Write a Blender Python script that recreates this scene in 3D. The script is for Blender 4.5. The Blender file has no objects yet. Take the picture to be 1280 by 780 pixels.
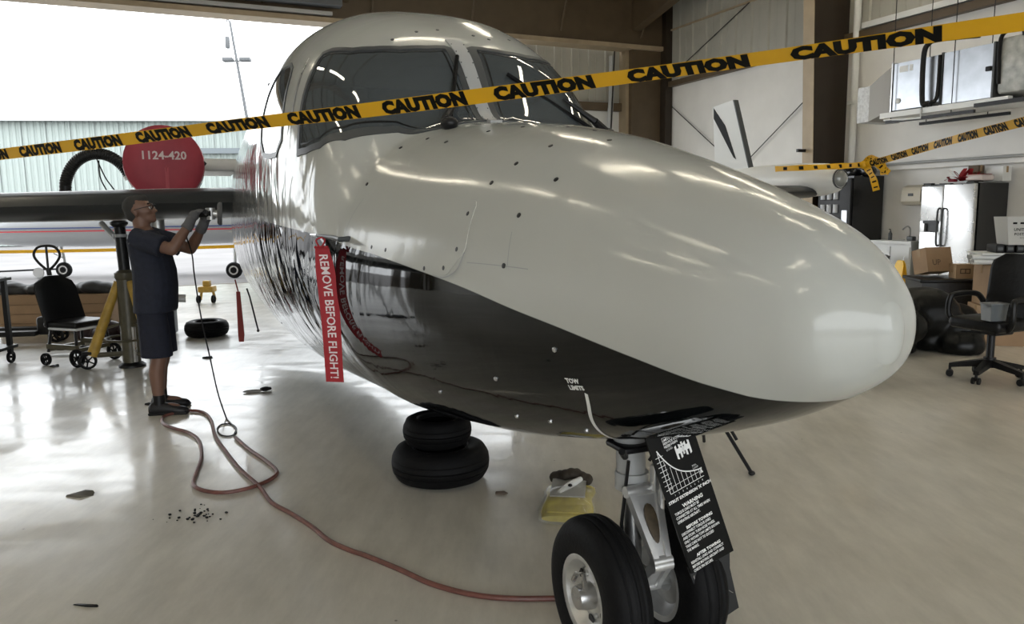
import bpy, bmesh, math, random
import numpy as np
from mathutils import Vector, Matrix, Quaternion
random.seed(7)
SC = bpy.context.scene
COL = SC.collection
R = math.radians

# ------------------------------------------------------------ camera
cam_d = bpy.data.cameras.new('camera')
cam_d.sensor_width = 36.0
cam_d.lens = 950.0 / 1280.0 * 36.0
cam_d.clip_start = 0.05
cam_d.clip_end = 500
cam = bpy.data.objects.new('camera', cam_d)
COL.objects.link(cam)
PITCH = math.atan(128 / 950.0)
ROLL = R(0.8)
cam.matrix_world = (Matrix.Translation((0, 0, 1.55)) @ Matrix.Rotation(math.pi / 2 - PITCH, 4, 'X')
                    @ Matrix.Rotation(-ROLL, 4, 'Z'))
SC.camera = cam

# ------------------------------------------------------------ colour management, sky, big lights
SC.view_settings.view_transform = 'Standard'
SC.view_settings.look = 'None'
SC.view_settings.gamma = 1.0
SC.view_settings.use_curve_mapping = False
SC.view_settings.exposure = 1.0
SC.cycles.use_denoising = True
SC.cycles.max_bounces = 8
SC.cycles.diffuse_bounces = 4
SC.cycles.glossy_bounces = 4
SC.cycles.sample_clamp_indirect = 6.0
SKY_STRENGTH = 2.5
TUBE_STRENGTH = 16.0
world = bpy.data.worlds.new('overcast_sky')
SC.world = world
world.use_nodes = True
wn = world.node_tree
wn.nodes['Background'].inputs[0].default_value = (0.93, 0.97, 1.0, 1)
wn.nodes['Background'].inputs[1].default_value = SKY_STRENGTH

# hangar frame: corner C, back wall runs along -B from it, right wall runs along Rr from it
CX, CY = 4.39, 21.74
Bv = Vector((0.914, 0.405, 0)).normalized()
Rv = Vector((Bv.y, -Bv.x, 0))
HANG_ANG = math.atan2(Bv.y, Bv.x)
def hp(u, w, z=0.0):
    """hangar coordinates: u metres from the corner along the back wall (to the left), w metres into the room from the back wall"""
    return Vector((CX, CY, 0)) - Bv * u + Rv * w + Vector((0, 0, z))
def portal(name, u, w, z, sx, sz, face):
    l = bpy.data.lights.new(name, 'AREA')
    l.shape = 'RECTANGLE'; l.size = sx; l.size_y = sz
    l.cycles.is_portal = True
    o = bpy.data.objects.new(name, l); COL.objects.link(o)
    o.location = hp(u, w, z)
    o.rotation_euler = (R(90), 0, HANG_ANG + (0 if face > 0 else math.pi))
    return o
HW, HD = 26.0, 25.0         # hangar width (along back wall) and depth
OPEN_L, OPEN_R, HEAD_Z = 24.5, 3.1, 5.84
portal('door_portal', (OPEN_L + OPEN_R) / 2, -0.2, HEAD_Z / 2, OPEN_L - OPEN_R, HEAD_Z, -1)
FRONT_W, FRONT_H = 11.5, 4.4
portal('front_portal', 12.5, HD + 0.2, FRONT_H / 2, FRONT_W, FRONT_H, 1)

# ------------------------------------------------------------ materials
MATS = {}
def mat(name, col, rough=0.5, metal=0.0, coat=0.0, spec=0.5, noise=0.0, nscale=8.0, bump=0.0, bscale=60.0, ior=None, trans=0.0, alpha=1.0, emit=None, estr=0.0, rvar=0.0):
    if name in MATS: return MATS[name]
    m = bpy.data.materials.new(name); m.use_nodes = True
    nt = m.node_tree; b = nt.nodes['Principled BSDF']
    c = tuple(col) + ((1,) if len(col) == 3 else ())
    b.inputs['Base Color'].default_value = c
    b.inputs['Roughness'].default_value = rough
    b.inputs['Metallic'].default_value = metal
    b.inputs['Coat Weight'].default_value = coat
    b.inputs['Coat Roughness'].default_value = 0.04
    b.inputs['Specular IOR Level'].default_value = spec
    if ior: b.inputs['IOR'].default_value = ior
    b.inputs['Transmission Weight'].default_value = trans
    b.inputs['Alpha'].default_value = alpha
    if emit:
        b.inputs['Emission Color'].default_value = tuple(emit) + (1,)
        b.inputs['Emission Strength'].default_value = estr
    tc = None
    if noise or bump or rvar:
        tc = nt.nodes.new('ShaderNodeTexCoord')
    if noise or rvar:
        n = nt.nodes.new('ShaderNodeTexNoise'); n.inputs['Scale'].default_value = nscale; n.inputs['Detail'].default_value = 5
        nt.links.new(tc.outputs['Object'], n.inputs['Vector'])
    if noise:
        mr = nt.nodes.new('ShaderNodeMapRange'); mr.inputs[3].default_value = 1 - noise; mr.inputs[4].default_value = 1 + noise
        mr.inputs[1].default_value = 0.3; mr.inputs[2].default_value = 0.7
        nt.links.new(n.outputs['Fac'], mr.inputs[0])
        mx = nt.nodes.new('ShaderNodeMix'); mx.data_type = 'RGBA'; mx.blend_type = 'MULTIPLY'; mx.inputs[0].default_value = 1
        mx.inputs[6].default_value = c
        nt.links.new(mr.outputs[0], mx.inputs[7]); nt.links.new(mx.outputs[2], b.inputs['Base Color'])
    if rvar:
        mr = nt.nodes.new('ShaderNodeMapRange'); mr.inputs[3].default_value = max(0, rough - rvar); mr.inputs[4].default_value = rough + rvar
        mr.inputs[1].default_value = 0.3; mr.inputs[2].default_value = 0.7
        nt.links.new(n.outputs['Fac'], mr.inputs[0]); nt.links.new(mr.outputs[0], b.inputs['Roughness'])
    if bump:
        n2 = nt.nodes.new('ShaderNodeTexNoise'); n2.inputs['Scale'].default_value = bscale; n2.inputs['Detail'].default_value = 3
        nt.links.new(tc.outputs['Object'], n2.inputs['Vector'])
        bp = nt.nodes.new('ShaderNodeBump'); bp.inputs['Strength'].default_value = bump; bp.inputs['Distance'].default_value = 0.01
        nt.links.new(n2.outputs['Fac'], bp.inputs['Height']); nt.links.new(bp.outputs[0], b.inputs['Normal'])
    MATS[name] = m
    return m

WHITE_JET, BLACK_JET = (0.48, 0.49, 0.46), (0.002, 0.003, 0.0035)
def jet_paint():
    m = mat('jet_paint', WHITE_JET, 0.22, coat=0.12)
    nt = m.node_tree; b = nt.nodes['Principled BSDF']
    b.inputs['Coat IOR'].default_value = 1.45; b.inputs['Specular IOR Level'].default_value = 0.3
    at = nt.nodes.new('ShaderNodeAttribute'); at.attribute_name = 'paint'
    mr = nt.nodes.new('ShaderNodeMapRange'); mr.inputs[1].default_value = -0.0015; mr.inputs[2].default_value = 0.0015
    nt.links.new(at.outputs['Fac'], mr.inputs[0])
    mx = nt.nodes.new('ShaderNodeMix'); mx.data_type = 'RGBA'
    mx.inputs[6].default_value = BLACK_JET + (1,); mx.inputs[7].default_value = WHITE_JET + (1,)
    nt.links.new(mr.outputs[0], mx.inputs[0])
    # polished bare skin further aft
    at2 = nt.nodes.new('ShaderNodeAttribute'); at2.attribute_name = 'polish'
    mx2 = nt.nodes.new('ShaderNodeMix'); mx2.data_type = 'RGBA'; mx2.inputs[7].default_value = (0.74, 0.75, 0.76, 1)
    nt.links.new(at2.outputs['Fac'], mx2.inputs[0]); nt.links.new(mx.outputs[2], mx2.inputs[6])
    nt.links.new(mx2.outputs[2], b.inputs['Base Color'])
    nt.links.new(at2.outputs['Fac'], b.inputs['Metallic'])
    rr = nt.nodes.new('ShaderNodeMapRange'); rr.inputs[3].default_value = 0.05; rr.inputs[4].default_value = 0.15
    nt.links.new(mr.outputs[0], rr.inputs[0])
    rm = nt.nodes.new('ShaderNodeMapRange'); rm.inputs[3].default_value = 1; rm.inputs[4].default_value = 0.3
    nt.links.new(at2.outputs['Fac'], rm.inputs[0])
    ml = nt.nodes.new('ShaderNodeMath'); ml.operation = 'MULTIPLY'
    nt.links.new(rr.outputs[0], ml.inputs[0]); nt.links.new(rm.outputs[0], ml.inputs[1])
    nt.links.new(ml.outputs[0], b.inputs['Roughness'])
    # hand-worked skin: gentle dents, stronger aft
    tc = nt.nodes.new('ShaderNodeTexCoord')
    mp = nt.nodes.new('ShaderNodeMapping'); mp.inputs['Scale'].default_value = (2.6, 1.2, 1.2)
    nt.links.new(tc.outputs['Object'], mp.inputs[0])
    n = nt.nodes.new('ShaderNodeTexNoise'); n.inputs['Scale'].default_value = 2.2; n.inputs['Detail'].default_value = 2.0
    n.inputs['Distortion'].default_value = 0.8
    nt.links.new(mp.outputs[0], n.inputs['Vector'])
    at3 = nt.nodes.new('ShaderNodeAttribute'); at3.attribute_name = 'wavy'
    bp = nt.nodes.new('ShaderNodeBump'); bp.inputs['Distance'].default_value = 0.10
    nt.links.new(at3.outputs['Fac'], bp.inputs['Strength']); nt.links.new(n.outputs['Fac'], bp.inputs['Height'])
    nt.links.new(bp.outputs[0], b.inputs['Normal']); nt.links.new(bp.outputs[0], b.inputs['Coat Normal'])
    return m

def floor_mat():
    m = bpy.data.materials.new('epoxy_floor'); m.use_nodes = True
    nt = m.node_tree; b = nt.nodes['Principled BSDF']
    tc = nt.nodes.new('ShaderNodeTexCoord')
    n = nt.nodes.new('ShaderNodeTexNoise'); n.inputs['Scale'].default_value = 0.55; n.inputs['Detail'].default_value = 8; n.inputs['Roughness'].default_value = 0.62
    nt.links.new(tc.outputs['Object'], n.inputs['Vector'])
    cr = nt.nodes.new('ShaderNodeValToRGB')
    cr.color_ramp.elements[0].position = 0.32; cr.color_ramp.elements[0].color = (0.53, 0.50, 0.43, 1)
    cr.color_ramp.elements[1].position = 0.66; cr.color_ramp.elements[1].color = (0.67, 0.645, 0.575, 1)
    nt.links.new(n.outputs['Fac'], cr.inputs[0])
    # dirt specks
    v = nt.nodes.new('ShaderNodeTexVoronoi'); v.inputs['Scale'].default_value = 3.4; v.feature = 'F1'
    nt.links.new(tc.outputs['Object'], v.inputs['Vector'])
    sp = nt.nodes.new('ShaderNodeMapRange'); sp.inputs[1].default_value = 0.012; sp.inputs[2].default_value = 0.028
    sp.inputs[3].default_value = 0.35; sp.inputs[4].default_value = 1
    nt.links.new(v.outputs['Distance'], sp.inputs[0])
    mx = nt.nodes.new('ShaderNodeMix'); mx.data_type = 'RGBA'; mx.blend_type = 'MULTIPLY'; mx.inputs[0].default_value = 1
    nt.links.new(cr.outputs[0], mx.inputs[6]); nt.links.new(sp.outputs[0], mx.inputs[7])
    n5 = nt.nodes.new('ShaderNodeTexNoise'); n5.inputs['Scale'].default_value = 4.5; n5.inputs['Detail'].default_value = 7; n5.inputs['Roughness'].default_value = 0.7
    mp5 = nt.nodes.new('ShaderNodeMapping'); mp5.inputs['Scale'].default_value = (1.8, 0.45, 1); mp5.inputs['Rotation'].default_value = (0, 0, 0.35)
    nt.links.new(tc.outputs['Object'], mp5.inputs[0]); nt.links.new(mp5.outputs[0], n5.inputs['Vector'])
    m5 = nt.nodes.new('ShaderNodeMapRange'); m5.inputs[1].default_value = 0.3; m5.inputs[2].default_value = 0.7; m5.inputs[3].default_value = 0.84; m5.inputs[4].default_value = 1.1
    nt.links.new(n5.outputs['Fac'], m5.inputs[0])
    mx5 = nt.nodes.new('ShaderNodeMix'); mx5.data_type = 'RGBA'; mx5.blend_type = 'MULTIPLY'; mx5.inputs[0].default_value = 1
    nt.links.new(mx.outputs[2], mx5.inputs[6]); nt.links.new(m5.outputs[0], mx5.inputs[7])
    nt.links.new(mx5.outputs[2], b.inputs['Base Color'])
    n2 = nt.nodes.new('ShaderNodeTexNoise'); n2.inputs['Scale'].default_value = 1.3; n2.inputs['Detail'].default_value = 6
    nt.links.new(tc.outputs['Object'], n2.inputs['Vector'])
    mr = nt.nodes.new('ShaderNodeMapRange'); mr.inputs[1].default_value = 0.3; mr.inputs[2].default_value = 0.7
    mr.inputs[3].default_value = 0.34; mr.inputs[4].default_value = 0.52
    nt.links.new(n2.outputs['Fac'], mr.inputs[0]); nt.links.new(mr.outputs[0], b.inputs['Roughness'])
    n3 = nt.nodes.new('ShaderNodeTexNoise'); n3.inputs['Scale'].default_value = 3; n3.inputs['Detail'].default_value = 6; n3.inputs['Distortion'].default_value = 0.6
    mp = nt.nodes.new('ShaderNodeMapping'); mp.inputs['Scale'].default_value = (0.7, 1.6, 1); mp.inputs['Rotation'].default_value = (0, 0, 0.5)
    nt.links.new(tc.outputs['Object'], mp.inputs[0]); nt.links.new(mp.outputs[0], n3.inputs['Vector'])
    bp = nt.nodes.new('ShaderNodeBump'); bp.inputs['Strength'].default_value = 0.12; bp.inputs['Distance'].default_value = 0.02
    nt.links.new(n3.outputs['Fac'], bp.inputs['Height']); nt.links.new(bp.outputs[0], b.inputs['Normal'])
    b.inputs['Specular IOR Level'].default_value = 0.5
    b.inputs['Coat Weight'].default_value = 0.6
    mr2 = nt.nodes.new('ShaderNodeMapRange'); mr2.inputs[1].default_value = 0.35; mr2.inputs[2].default_value = 0.65; mr2.inputs[3].default_value = 0.06; mr2.inputs[4].default_value = 0.24
    nt.links.new(n3.outputs['Fac'], mr2.inputs[0]); nt.links.new(mr2.outputs[0], b.inputs['Coat Roughness'])
    return m

M_RUB = mat('tyre_rubber', (0.0045, 0.0045, 0.005), 0.65, spec=0.18, bump=0.15, bscale=90)
M_BLKP = mat('black_plastic', (0.006, 0.006, 0.0065), 0.42, spec=0.3)
M_BLKM = mat('black_metal', (0.009, 0.009, 0.010), 0.4, spec=0.35)
M_STEEL = mat('bare_steel', (0.55, 0.55, 0.55), 0.32, 1.0, rvar=0.1)
M_ALU = mat('cast_aluminium', (0.62, 0.62, 0.61), 0.35, 0.7, noise=0.15, nscale=14)
M_GREYP = mat('grey_paint', (0.42, 0.43, 0.43), 0.4)
M_DGREY = mat('dark_grey_seal', (0.06, 0.065, 0.068), 0.45)
M_WHITE = mat('white_paint', (0.74, 0.75, 0.74), 0.35)
M_PRINT = mat('white_print', (0.80, 0.80, 0.78), 0.5)
M_BLKPRINT = mat('black_print', (0.004, 0.004, 0.0035), 0.5, spec=0.15)
M_BROWN = mat('brown_steel_paint', (0.098, 0.068, 0.038), 0.5, noise=0.12, nscale=3)
M_DBROWN = mat('dark_brown_steel_paint', (0.026, 0.017, 0.010), 0.5, noise=0.1, nscale=3)
M_TAN = mat('tan_steel_paint', (0.38, 0.30, 0.20), 0.5, noise=0.1, nscale=3)
M_WALL = mat('white_wall_paint', (0.83, 0.815, 0.785), 0.55, noise=0.05, nscale=1.4)
M_SHEET = mat('wall_sheet_steel', (0.42, 0.41, 0.36), 0.5, noise=0.1, nscale=1.2)
M_CEIL = mat('roof_insulation', (0.16, 0.17, 0.17), 0.7, noise=0.15, nscale=1.5)
M_CONC = mat('apron_concrete', (0.215, 0.208, 0.207), 0.85, spec=0.08, noise=0.12, nscale=0.4)
M_FLOOR = floor_mat()
M_JET = jet_paint()
M_CARD = mat('cardboard', (0.34, 0.22, 0.125), 0.75, noise=0.08, nscale=6)
M_YEL = mat('tape_yellow', (0.74, 0.40, 0.008), 0.35)
M_YELP = mat('yellow_paint', (0.48, 0.30, 0.05), 0.5, noise=0.2, nscale=12)
M_RED = mat('red_webbing', (0.36, 0.018, 0.026), 0.7, bump=0.3, bscale=300)
M_REDC = mat('red_cover_vinyl', (0.30, 0.026, 0.045), 0.55, noise=0.12, nscale=5)
M_GLASS = mat('cockpit_glass', (0.085, 0.097, 0.102), 0.03, spec=0.8, ior=1.6, coat=0.5, alpha=0.86)
M_SKIN = mat('skin', (0.175, 0.092, 0.062), 0.5)
M_NAVY = mat('navy_cotton', (0.013, 0.016, 0.030), 0.85, noise=0.2, nscale=30, bump=0.2, bscale=40)
M_NAVY2 = mat('navy_shorts_cloth', (0.008, 0.010, 0.022), 0.85, noise=0.2, nscale=30, bump=0.2, bscale=40)
M_GLOVE = mat('grey_glove', (0.11, 0.11, 0.115), 0.8, bump=0.3, bscale=120)
M_STAIN = mat('stainless_steel', (0.56, 0.56, 0.555), 0.28, 0.85, rvar=0.06, nscale=3)
M_GALV = mat('galvanised_sheet', (0.42, 0.44, 0.47), 0.3, 0.9, noise=0.12, nscale=4)
M_INT = mat('dark_interior', (0.03, 0.032, 0.034), 0.8)
def lamp_mat():
    return mat('tube_glow', (1, 1, 1), 0.5, emit=(1.0, 0.90, 0.70), estr=TUBE_STRENGTH)
M_TUBE = lamp_mat()

# ------------------------------------------------------------ mesh helpers
class MB:
    def __init__(self):
        self.v = []; self.f = []; self.mi = []
        self.cur = 0
    def add(self, vs, fs):
        o = len(self.v)
        self.v.extend([tuple(p) for p in vs])
        self.f.extend([tuple(i + o for i in f) for f in fs]); self.mi.extend([self.cur] * len(fs))
        return self
    def box(self, c, s, rot=None):
        x, y, z = s[0] / 2, s[1] / 2, s[2] / 2
        P = [Vector(p) for p in ((-x,-y,-z),(x,-y,-z),(x,y,-z),(-x,y,-z),(-x,-y,z),(x,-y,z),(x,y,z),(-x,y,z))]
        if rot is not None:
            P = [rot @ p for p in P]
        c = Vector(c)
        return self.add([p + c for p in P], [(3,2,1,0),(4,5,6,7),(0,1,5,4),(1,2,6,5),(2,3,7,6),(3,0,4,7)])
    def rbox(self, c, s, r=0.02, n=3, rot=None):
        """box with its vertical edges rounded and its top/bottom rim chamfered"""
        x, y, z = s[0] / 2, s[1] / 2, s[2] / 2
        r = min(r, x * .98, y * .98, z * .98)
        ring = []
        for cx, cy, a0 in ((x-r, y-r, 0), (-x+r, y-r, 90), (-x+r, -y+r, 180), (x-r, -y+r, 270)):
            for k in range(n + 1):
                a = R(a0 + 90 * k / n); ring.append((cx, cy, math.cos(a), math.sin(a)))
        rings = []
        for zz, q in ((-z, 1 - .7), (-z + r * .3, .75), (-z + r, 1)):
            rings.append([(p[0] + p[2]*r*q, p[1] + p[3]*r*q, zz) for p in ring])
        for zz, q in ((z - r, 1), (z - r * .3, .75), (z, 1 - .7)):
            rings.append([(p[0] + p[2]*r*q, p[1] + p[3]*r*q, zz) for p in ring])
        c = Vector(c)
        rings = [[(rot @ Vector(p) if rot is not None else Vector(p)) + c for p in g] for g in rings]
        return self.loft(rings, True, True)
    def loft(self, rings, cap0=True, cap1=True, closed=True):
        n = len(rings[0]); vs = [p for g in rings for p in g]; fs = []
        for i in range(len(rings) - 1):
            for j in range(n if closed else n - 1):
                k = (j + 1) % n
                fs.append((i*n + j, i*n + k, (i+1)*n + k, (i+1)*n + j))
        if cap0: fs.append(tuple(reversed(range(n))))
        if cap1: fs.append(tuple(range((len(rings)-1)*n, len(rings)*n)))
        return self.add(vs, fs)
    def cyl(self, p0, p1, r0, r1=None, n=12, caps=True):
        return self.tube([p0, p1], [r0, r0 if r1 is None else r1], n, caps)
    def tube(self, path, r, n=10, caps=True):
        P = [Vector(p) for p in path]
        rs = list(r) if hasattr(r, '__len__') else [r] * len(P)
        rings = []; up = None
        for i, p in enumerate(P):
            t = (P[min(i+1, len(P)-1)] - P[max(i-1, 0)])
            if t.length < 1e-9: t = Vector((0, 0, 1))
            t.normalize()
            if up is None:
                up = t.orthogonal().normalized()
            else:
                up = (up - t * up.dot(t))
                up = up.normalized() if up.length > 1e-6 else t.orthogonal().normalized()
            s = t.cross(up)
            rings.append([p + (up * math.cos(2*math.pi*k/n) + s * math.sin(2*math.pi*k/n)) * rs[i] for k in range(n)])
        return self.loft(rings, caps, caps)
    def lathe(self, prof, c=(0,0,0), axis=(0,0,1), n=32, closed=False, caps=True):
        """prof: (radius, height along the axis)"""
        a = Vector(axis).normalized(); u = a.orthogonal().normalized(); w = a.cross(u); c = Vector(c)
        rings = [[c + a*h + (u*math.cos(2*math.pi*k/n) + w*math.sin(2*math.pi*k/n))*max(r, 1e-4) for k in range(n)] for r, h in prof]
        if closed: rings.append(rings[0])
        return self.loft(rings, caps and not closed, caps and not closed)
    def prism(self, poly, d0, d1, frame=None):
        """poly: 2-D outline; extruded from d0 to d1 along the third axis; frame = (origin, u, v, n)"""
        o, u, v, n = frame if frame else (Vector((0,0,0)), Vector((1,0,0)), Vector((0,1,0)), Vector((0,0,1)))
        o, u, v, n = Vector(o), Vector(u), Vector(v), Vector(n)
        k = len(poly)
        vs = [o + u*p[0] + v*p[1] + n*d0 for p in poly] + [o + u*p[0] + v*p[1] + n*d1 for p in poly]
        fs = [tuple(reversed(range(k))), tuple(range(k, 2*k))] + [(i, (i+1)%k, k+(i+1)%k, k+i) for i in range(k)]
        return self.add(vs, fs)
    def ball(self, c, r, n=12, m=8):
        r = r if hasattr(r, '__len__') else (r, r, r); c = Vector(c)
        rings = []
        for i in range(m + 1):
            t = math.pi * i / m; q = max(math.sin(t), 0.003)
            rings.append([c + Vector((r[0]*q*math.cos(2*math.pi*k/n), r[1]*q*math.sin(2*math.pi*k/n), -r[2]*math.cos(t))) for k in range(n)])
        return self.loft(rings, True, True)
    def mesh(self, name, mats, smooth=True, angle=35):
        me = bpy.data.meshes.new(name)
        me.from_pydata([tuple(p) for p in self.v], [], self.f)
        for m in (mats if isinstance(mats, (list, tuple)) else [mats]): me.materials.append(m)
        me.polygons.foreach_set('material_index', self.mi)
        bm = bmesh.new(); bm.from_mesh(me)
        bmesh.ops.recalc_face_normals(bm, faces=bm.faces); bm.to_mesh(me); bm.free()
        if smooth:
            me.shade_smooth(); me.set_sharp_from_angle(angle=R(angle))
        me.update()
        return me
    def build(self, name, mats, parent=None, smooth=True, angle=35, loc=None, rot=None):
        return link(name, self.mesh(name, mats, smooth, angle), parent, loc, rot)

def link(name, me, parent=None, loc=None, rot=None):
    o = bpy.data.objects.new(name, me); COL.objects.link(o)
    if parent: o.parent = parent
    if loc is not None: o.location = loc
    if rot is not None: o.rotation_euler = rot
    return o
def tag(o, label, cat, group=None):
    o['label'] = label; o['category'] = cat
    if group: o['group'] = group
    return o
def thing(name, label, cat, loc=(0,0,0), rz=0.0, group=None):
    o = bpy.data.objects.new(name, None); COL.objects.link(o)
    o.empty_display_size = 0.1
    o.location = loc; o.rotation_euler = (0, 0, rz)
    return tag(o, label, cat, group)
def struct(o):
    o['kind'] = 'structure'; return o
def copy_tree(o, parent=None):
    c = o.copy(); COL.objects.link(c)
    if parent: c.parent = parent
    for ch in list(o.children): copy_tree(ch, c)
    return c
def catmull(pts, n=8):
    P = [Vector(p) for p in pts]; out = []
    for i in range(len(P) - 1):
        a, b, c, d = P[max(i-1,0)], P[i], P[i+1], P[min(i+2,len(P)-1)]
        for k in range(n):
            t = k / n
            out.append(0.5*((2*b) + (c-a)*t + (2*a-5*b+4*c-d)*t*t + (3*b-a-3*c+d)*t**3))
    out.append(P[-1]); return out
def fuse(mb, name, mats, voxel=0.01, smooth=2):
    """weld overlapping closed shapes into one continuous skin"""
    me = mb.mesh('tmp', mats)
    o = bpy.data.objects.new('tmp', me); COL.objects.link(o)
    md = o.modifiers.new('r', 'REMESH'); md.mode = 'VOXEL'; md.voxel_size = voxel; md.use_smooth_shade = True
    if smooth:
        s = o.modifiers.new('s', 'SMOOTH'); s.factor = 0.5; s.iterations = smooth
    dg = bpy.context.evaluated_depsgraph_get()
    r = bpy.data.meshes.new_from_object(o.evaluated_get(dg), depsgraph=dg)
    bpy.data.objects.remove(o); bpy.data.meshes.remove(me)
    r.name = name
    r.materials.clear()
    for m in (mats if isinstance(mats, (list, tuple)) else [mats]): r.materials.append(m)
    r.shade_smooth()
    return r
def text_mesh(txt, size, align='CENTER', thick=0.0, spacing=1.0, bold=0.0):
    """flat lettering in the XY plane as (verts, faces)"""
    c = bpy.data.curves.new('tmp_text', 'FONT')
    c.body = txt; c.size = size; c.align_x = align; c.align_y = 'CENTER'; c.space_character = spacing
    c.resolution_u = 2; c.extrude = thick; c.offset = bold
    o = bpy.data.objects.new('tmp_text', c); COL.objects.link(o)
    dg = bpy.context.evaluated_depsgraph_get(); dg.update()
    me = bpy.data.meshes.new_from_object(o.evaluated_get(dg))
    vs = [Vector(v.co) for v in me.vertices]; fs = [tuple(p.vertices) for p in me.polygons]
    bpy.data.objects.remove(o); bpy.data.curves.remove(c); bpy.data.meshes.remove(me)
    return vs, fs
def lettering(mb, txt, size, frame, at=(0, 0), lift=0.001, align='CENTER', rot=0.0, bold=0.0, sx=1.0, spacing=1.0):
    vs, fs = text_mesh(txt, size, align, 0.0, spacing, bold)
    o, u, v, n = [Vector(q) for q in frame]
    ca, sa = math.cos(rot), math.sin(rot)
    mb.add([o + u*(at[0] + p.x*sx*ca - p.y*sa) + v*(at[1] + p.x*sx*sa + p.y*ca) + n*lift for p in vs], fs)
HOSE_PTS = [(-1.928, 5.106, 0.012), (-1.746, 4.842, 0.012), (-1.553, 4.595, 0.012), (-1.431, 4.411, 0.012), (-1.414, 4.301, 0.012), (-1.453, 4.188, 0.012), (-1.531, 4.098, 0.012), (-1.634, 4.06, 0.012), (-1.76, 4.107, 0.012), (-1.847, 4.204, 0.012), (-1.91, 4.399, 0.012), (-1.998, 4.696, 0.012), (-2.151, 5.036, 0.012), (-2.3, 5.231, 0.012), (-2.468, 5.361, 0.012), (-2.601, 5.486, 0.012), (-2.685, 5.672, 0.012), (-2.648, 5.771, 0.012), (-2.559, 5.849, 0.012), (-2.425, 5.79, 0.012), (-2.276, 5.564, 0.012), (-2.085, 5.154, 0.012), (-1.879, 4.797, 0.012), (-1.666, 4.451, 0.012), (-1.45, 4.149, 0.012), (-1.306, 3.91, 0.012), (-1.158, 3.754, 0.012), (-1.006, 3.583, 0.012), (-0.881, 3.419, 0.012), (-0.759, 3.311, 0.012), (-0.667, 3.248, 0.012), (-0.5, 3.113, 0.012), (-0.348, 2.981, 0.012), (-0.177, 2.89, 0.012), (-0.016, 2.854, 0.012), (0.175, 2.849, 0.012), (0.364, 2.831, 0.012)]
CORD_PTS = [(-2.42, 5.86, 1.52), (-2.50, 5.88, 1.42), (-2.515, 6.0, 1.235), (-2.478, 5.93, 1.07), (-2.417, 5.86, 0.732), (-2.345, 5.789, 0.459), (-2.274, 5.719, 0.19), (-2.198, 5.649, 0.018), (-2.156, 5.579, 0.006), (-1.99, 5.297, 0.006), (-1.981, 5.169, 0.006), (-2.057, 5.189, 0.006), (-2.14, 5.33, 0.006), (-2.158, 5.457, 0.006), (-2.088, 5.463, 0.006), (-2.006, 5.341, 0.006), (-1.973, 5.202, 0.006), (-1.936, 5.126, 0.006)]
TAPE1 = [Vector(p) for p in [(-4.9,5.35,2.02), (-2.833, 3.933, 1.835), (-2.446, 3.719, 1.846), (-1.689, 3.3, 1.863), (-1.011, 2.924, 1.88), (-0.536, 2.658, 1.887), (-0.089, 2.408, 1.898), (0.279, 2.201, 1.909), (0.458, 2.1, 1.915), (0.656, 1.988, 1.922), (0.817, 1.896, 1.928), (0.991, 1.796, 1.935), (1.123, 1.721, 1.94), (1.265, 1.638, 1.946)] ]
TAPE2 = [Vector(p) for p in [(4.126, 9.0, 2.011), (4.163, 8.6, 2.04), (4.035, 7.2, 2.113), (3.838, 5.8, 2.147), (3.758, 4.8, 2.166)] ]
# ============================================================ THE SETTING
def hframe(): return Matrix.Rotation(HANG_ANG, 4, 'Z')
HQ = Matrix.Rotation(HANG_ANG, 3, 'Z')
def hbox(mb, u0, u1, w0, w1, z0, z1):
    """box aligned with the hangar"""
    c = (hp(u0, w0, z0) + hp(u1, w1, z1)) / 2
    mb.box(c, (abs(u1-u0), abs(w1-w0), abs(z1-z0)), HQ)

mb = MB(); hbox(mb, -0.3, HW, -0.1, HD, -0.12, 0.0)
floor = struct(mb.build('floor', M_FLOOR, smooth=False))
mb = MB(); mb.box((0, 60, -0.09), (300, 260, 0.1))
apron = struct(mb.build('ground', M_CONC, smooth=False))
mb = MB(); hbox(mb, OPEN_R, OPEN_L, -0.02, 0.10, -0.01, 0.006); hbox(mb, OPEN_R, OPEN_L, -0.32, -0.22, -0.05, -0.03)
struct(mb.build('trim_1', mat('track_steel', (0.18, 0.15, 0.13), 0.5), smooth=False))

CEIL0, CEIL1 = 7.25, 9.4
def ceil_z(w): return CEIL0 + (CEIL1 - CEIL0) * (1 - abs(w / HD - 0.5) * 2)
# ceiling: two slopes meeting at a ridge, on rafters and purlins
mb = MB()
for w0, w1 in ((-0.3, HD/2), (HD/2, HD + .3)):
    mb.add([hp(-.3, w0, ceil_z(w0)), hp(HW+.3, w0, ceil_z(w0)), hp(HW+.3, w1, ceil_z(w1)), hp(-.3, w1, ceil_z(w1)),
            hp(-.3, w0, ceil_z(w0)+.1), hp(HW+.3, w0, ceil_z(w0)+.1), hp(HW+.3, w1, ceil_z(w1)+.1), hp(-.3, w1, ceil_z(w1)+.1)],
           [(0,1,2,3),(7,6,5,4),(0,4,5,1),(1,5,6,2),(2,6,7,3),(3,7,4,0)])
ceiling = struct(mb.build('ceiling', M_CEIL, smooth=False))
for k in range(12):
    w = 1.0 + k * 2.05
    mb = MB(); z = ceil_z(w)
    hbox(mb, 0, HW, w - .04, w + .04, z - .24, z - .02)
    mb.build('purlin', M_BROWN, ceiling, False)
for k in range(4):
    u = 1.05 + k * 7.9
    mb = MB()
    n = 12; rings = []
    for i in range(n + 1):
        w = HD * i / n; z = ceil_z(w) - .24; d = .75 - .35 * math.sin(math.pi * i / n)
        rings.append([hp(u - .14, w, z), hp(u + .14, w, z), hp(u + .14, w, z - d), hp(u - .14, w, z - d)])
    mb.loft(rings); mb.build('rafter', M_BROWN, ceiling, False)

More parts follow.
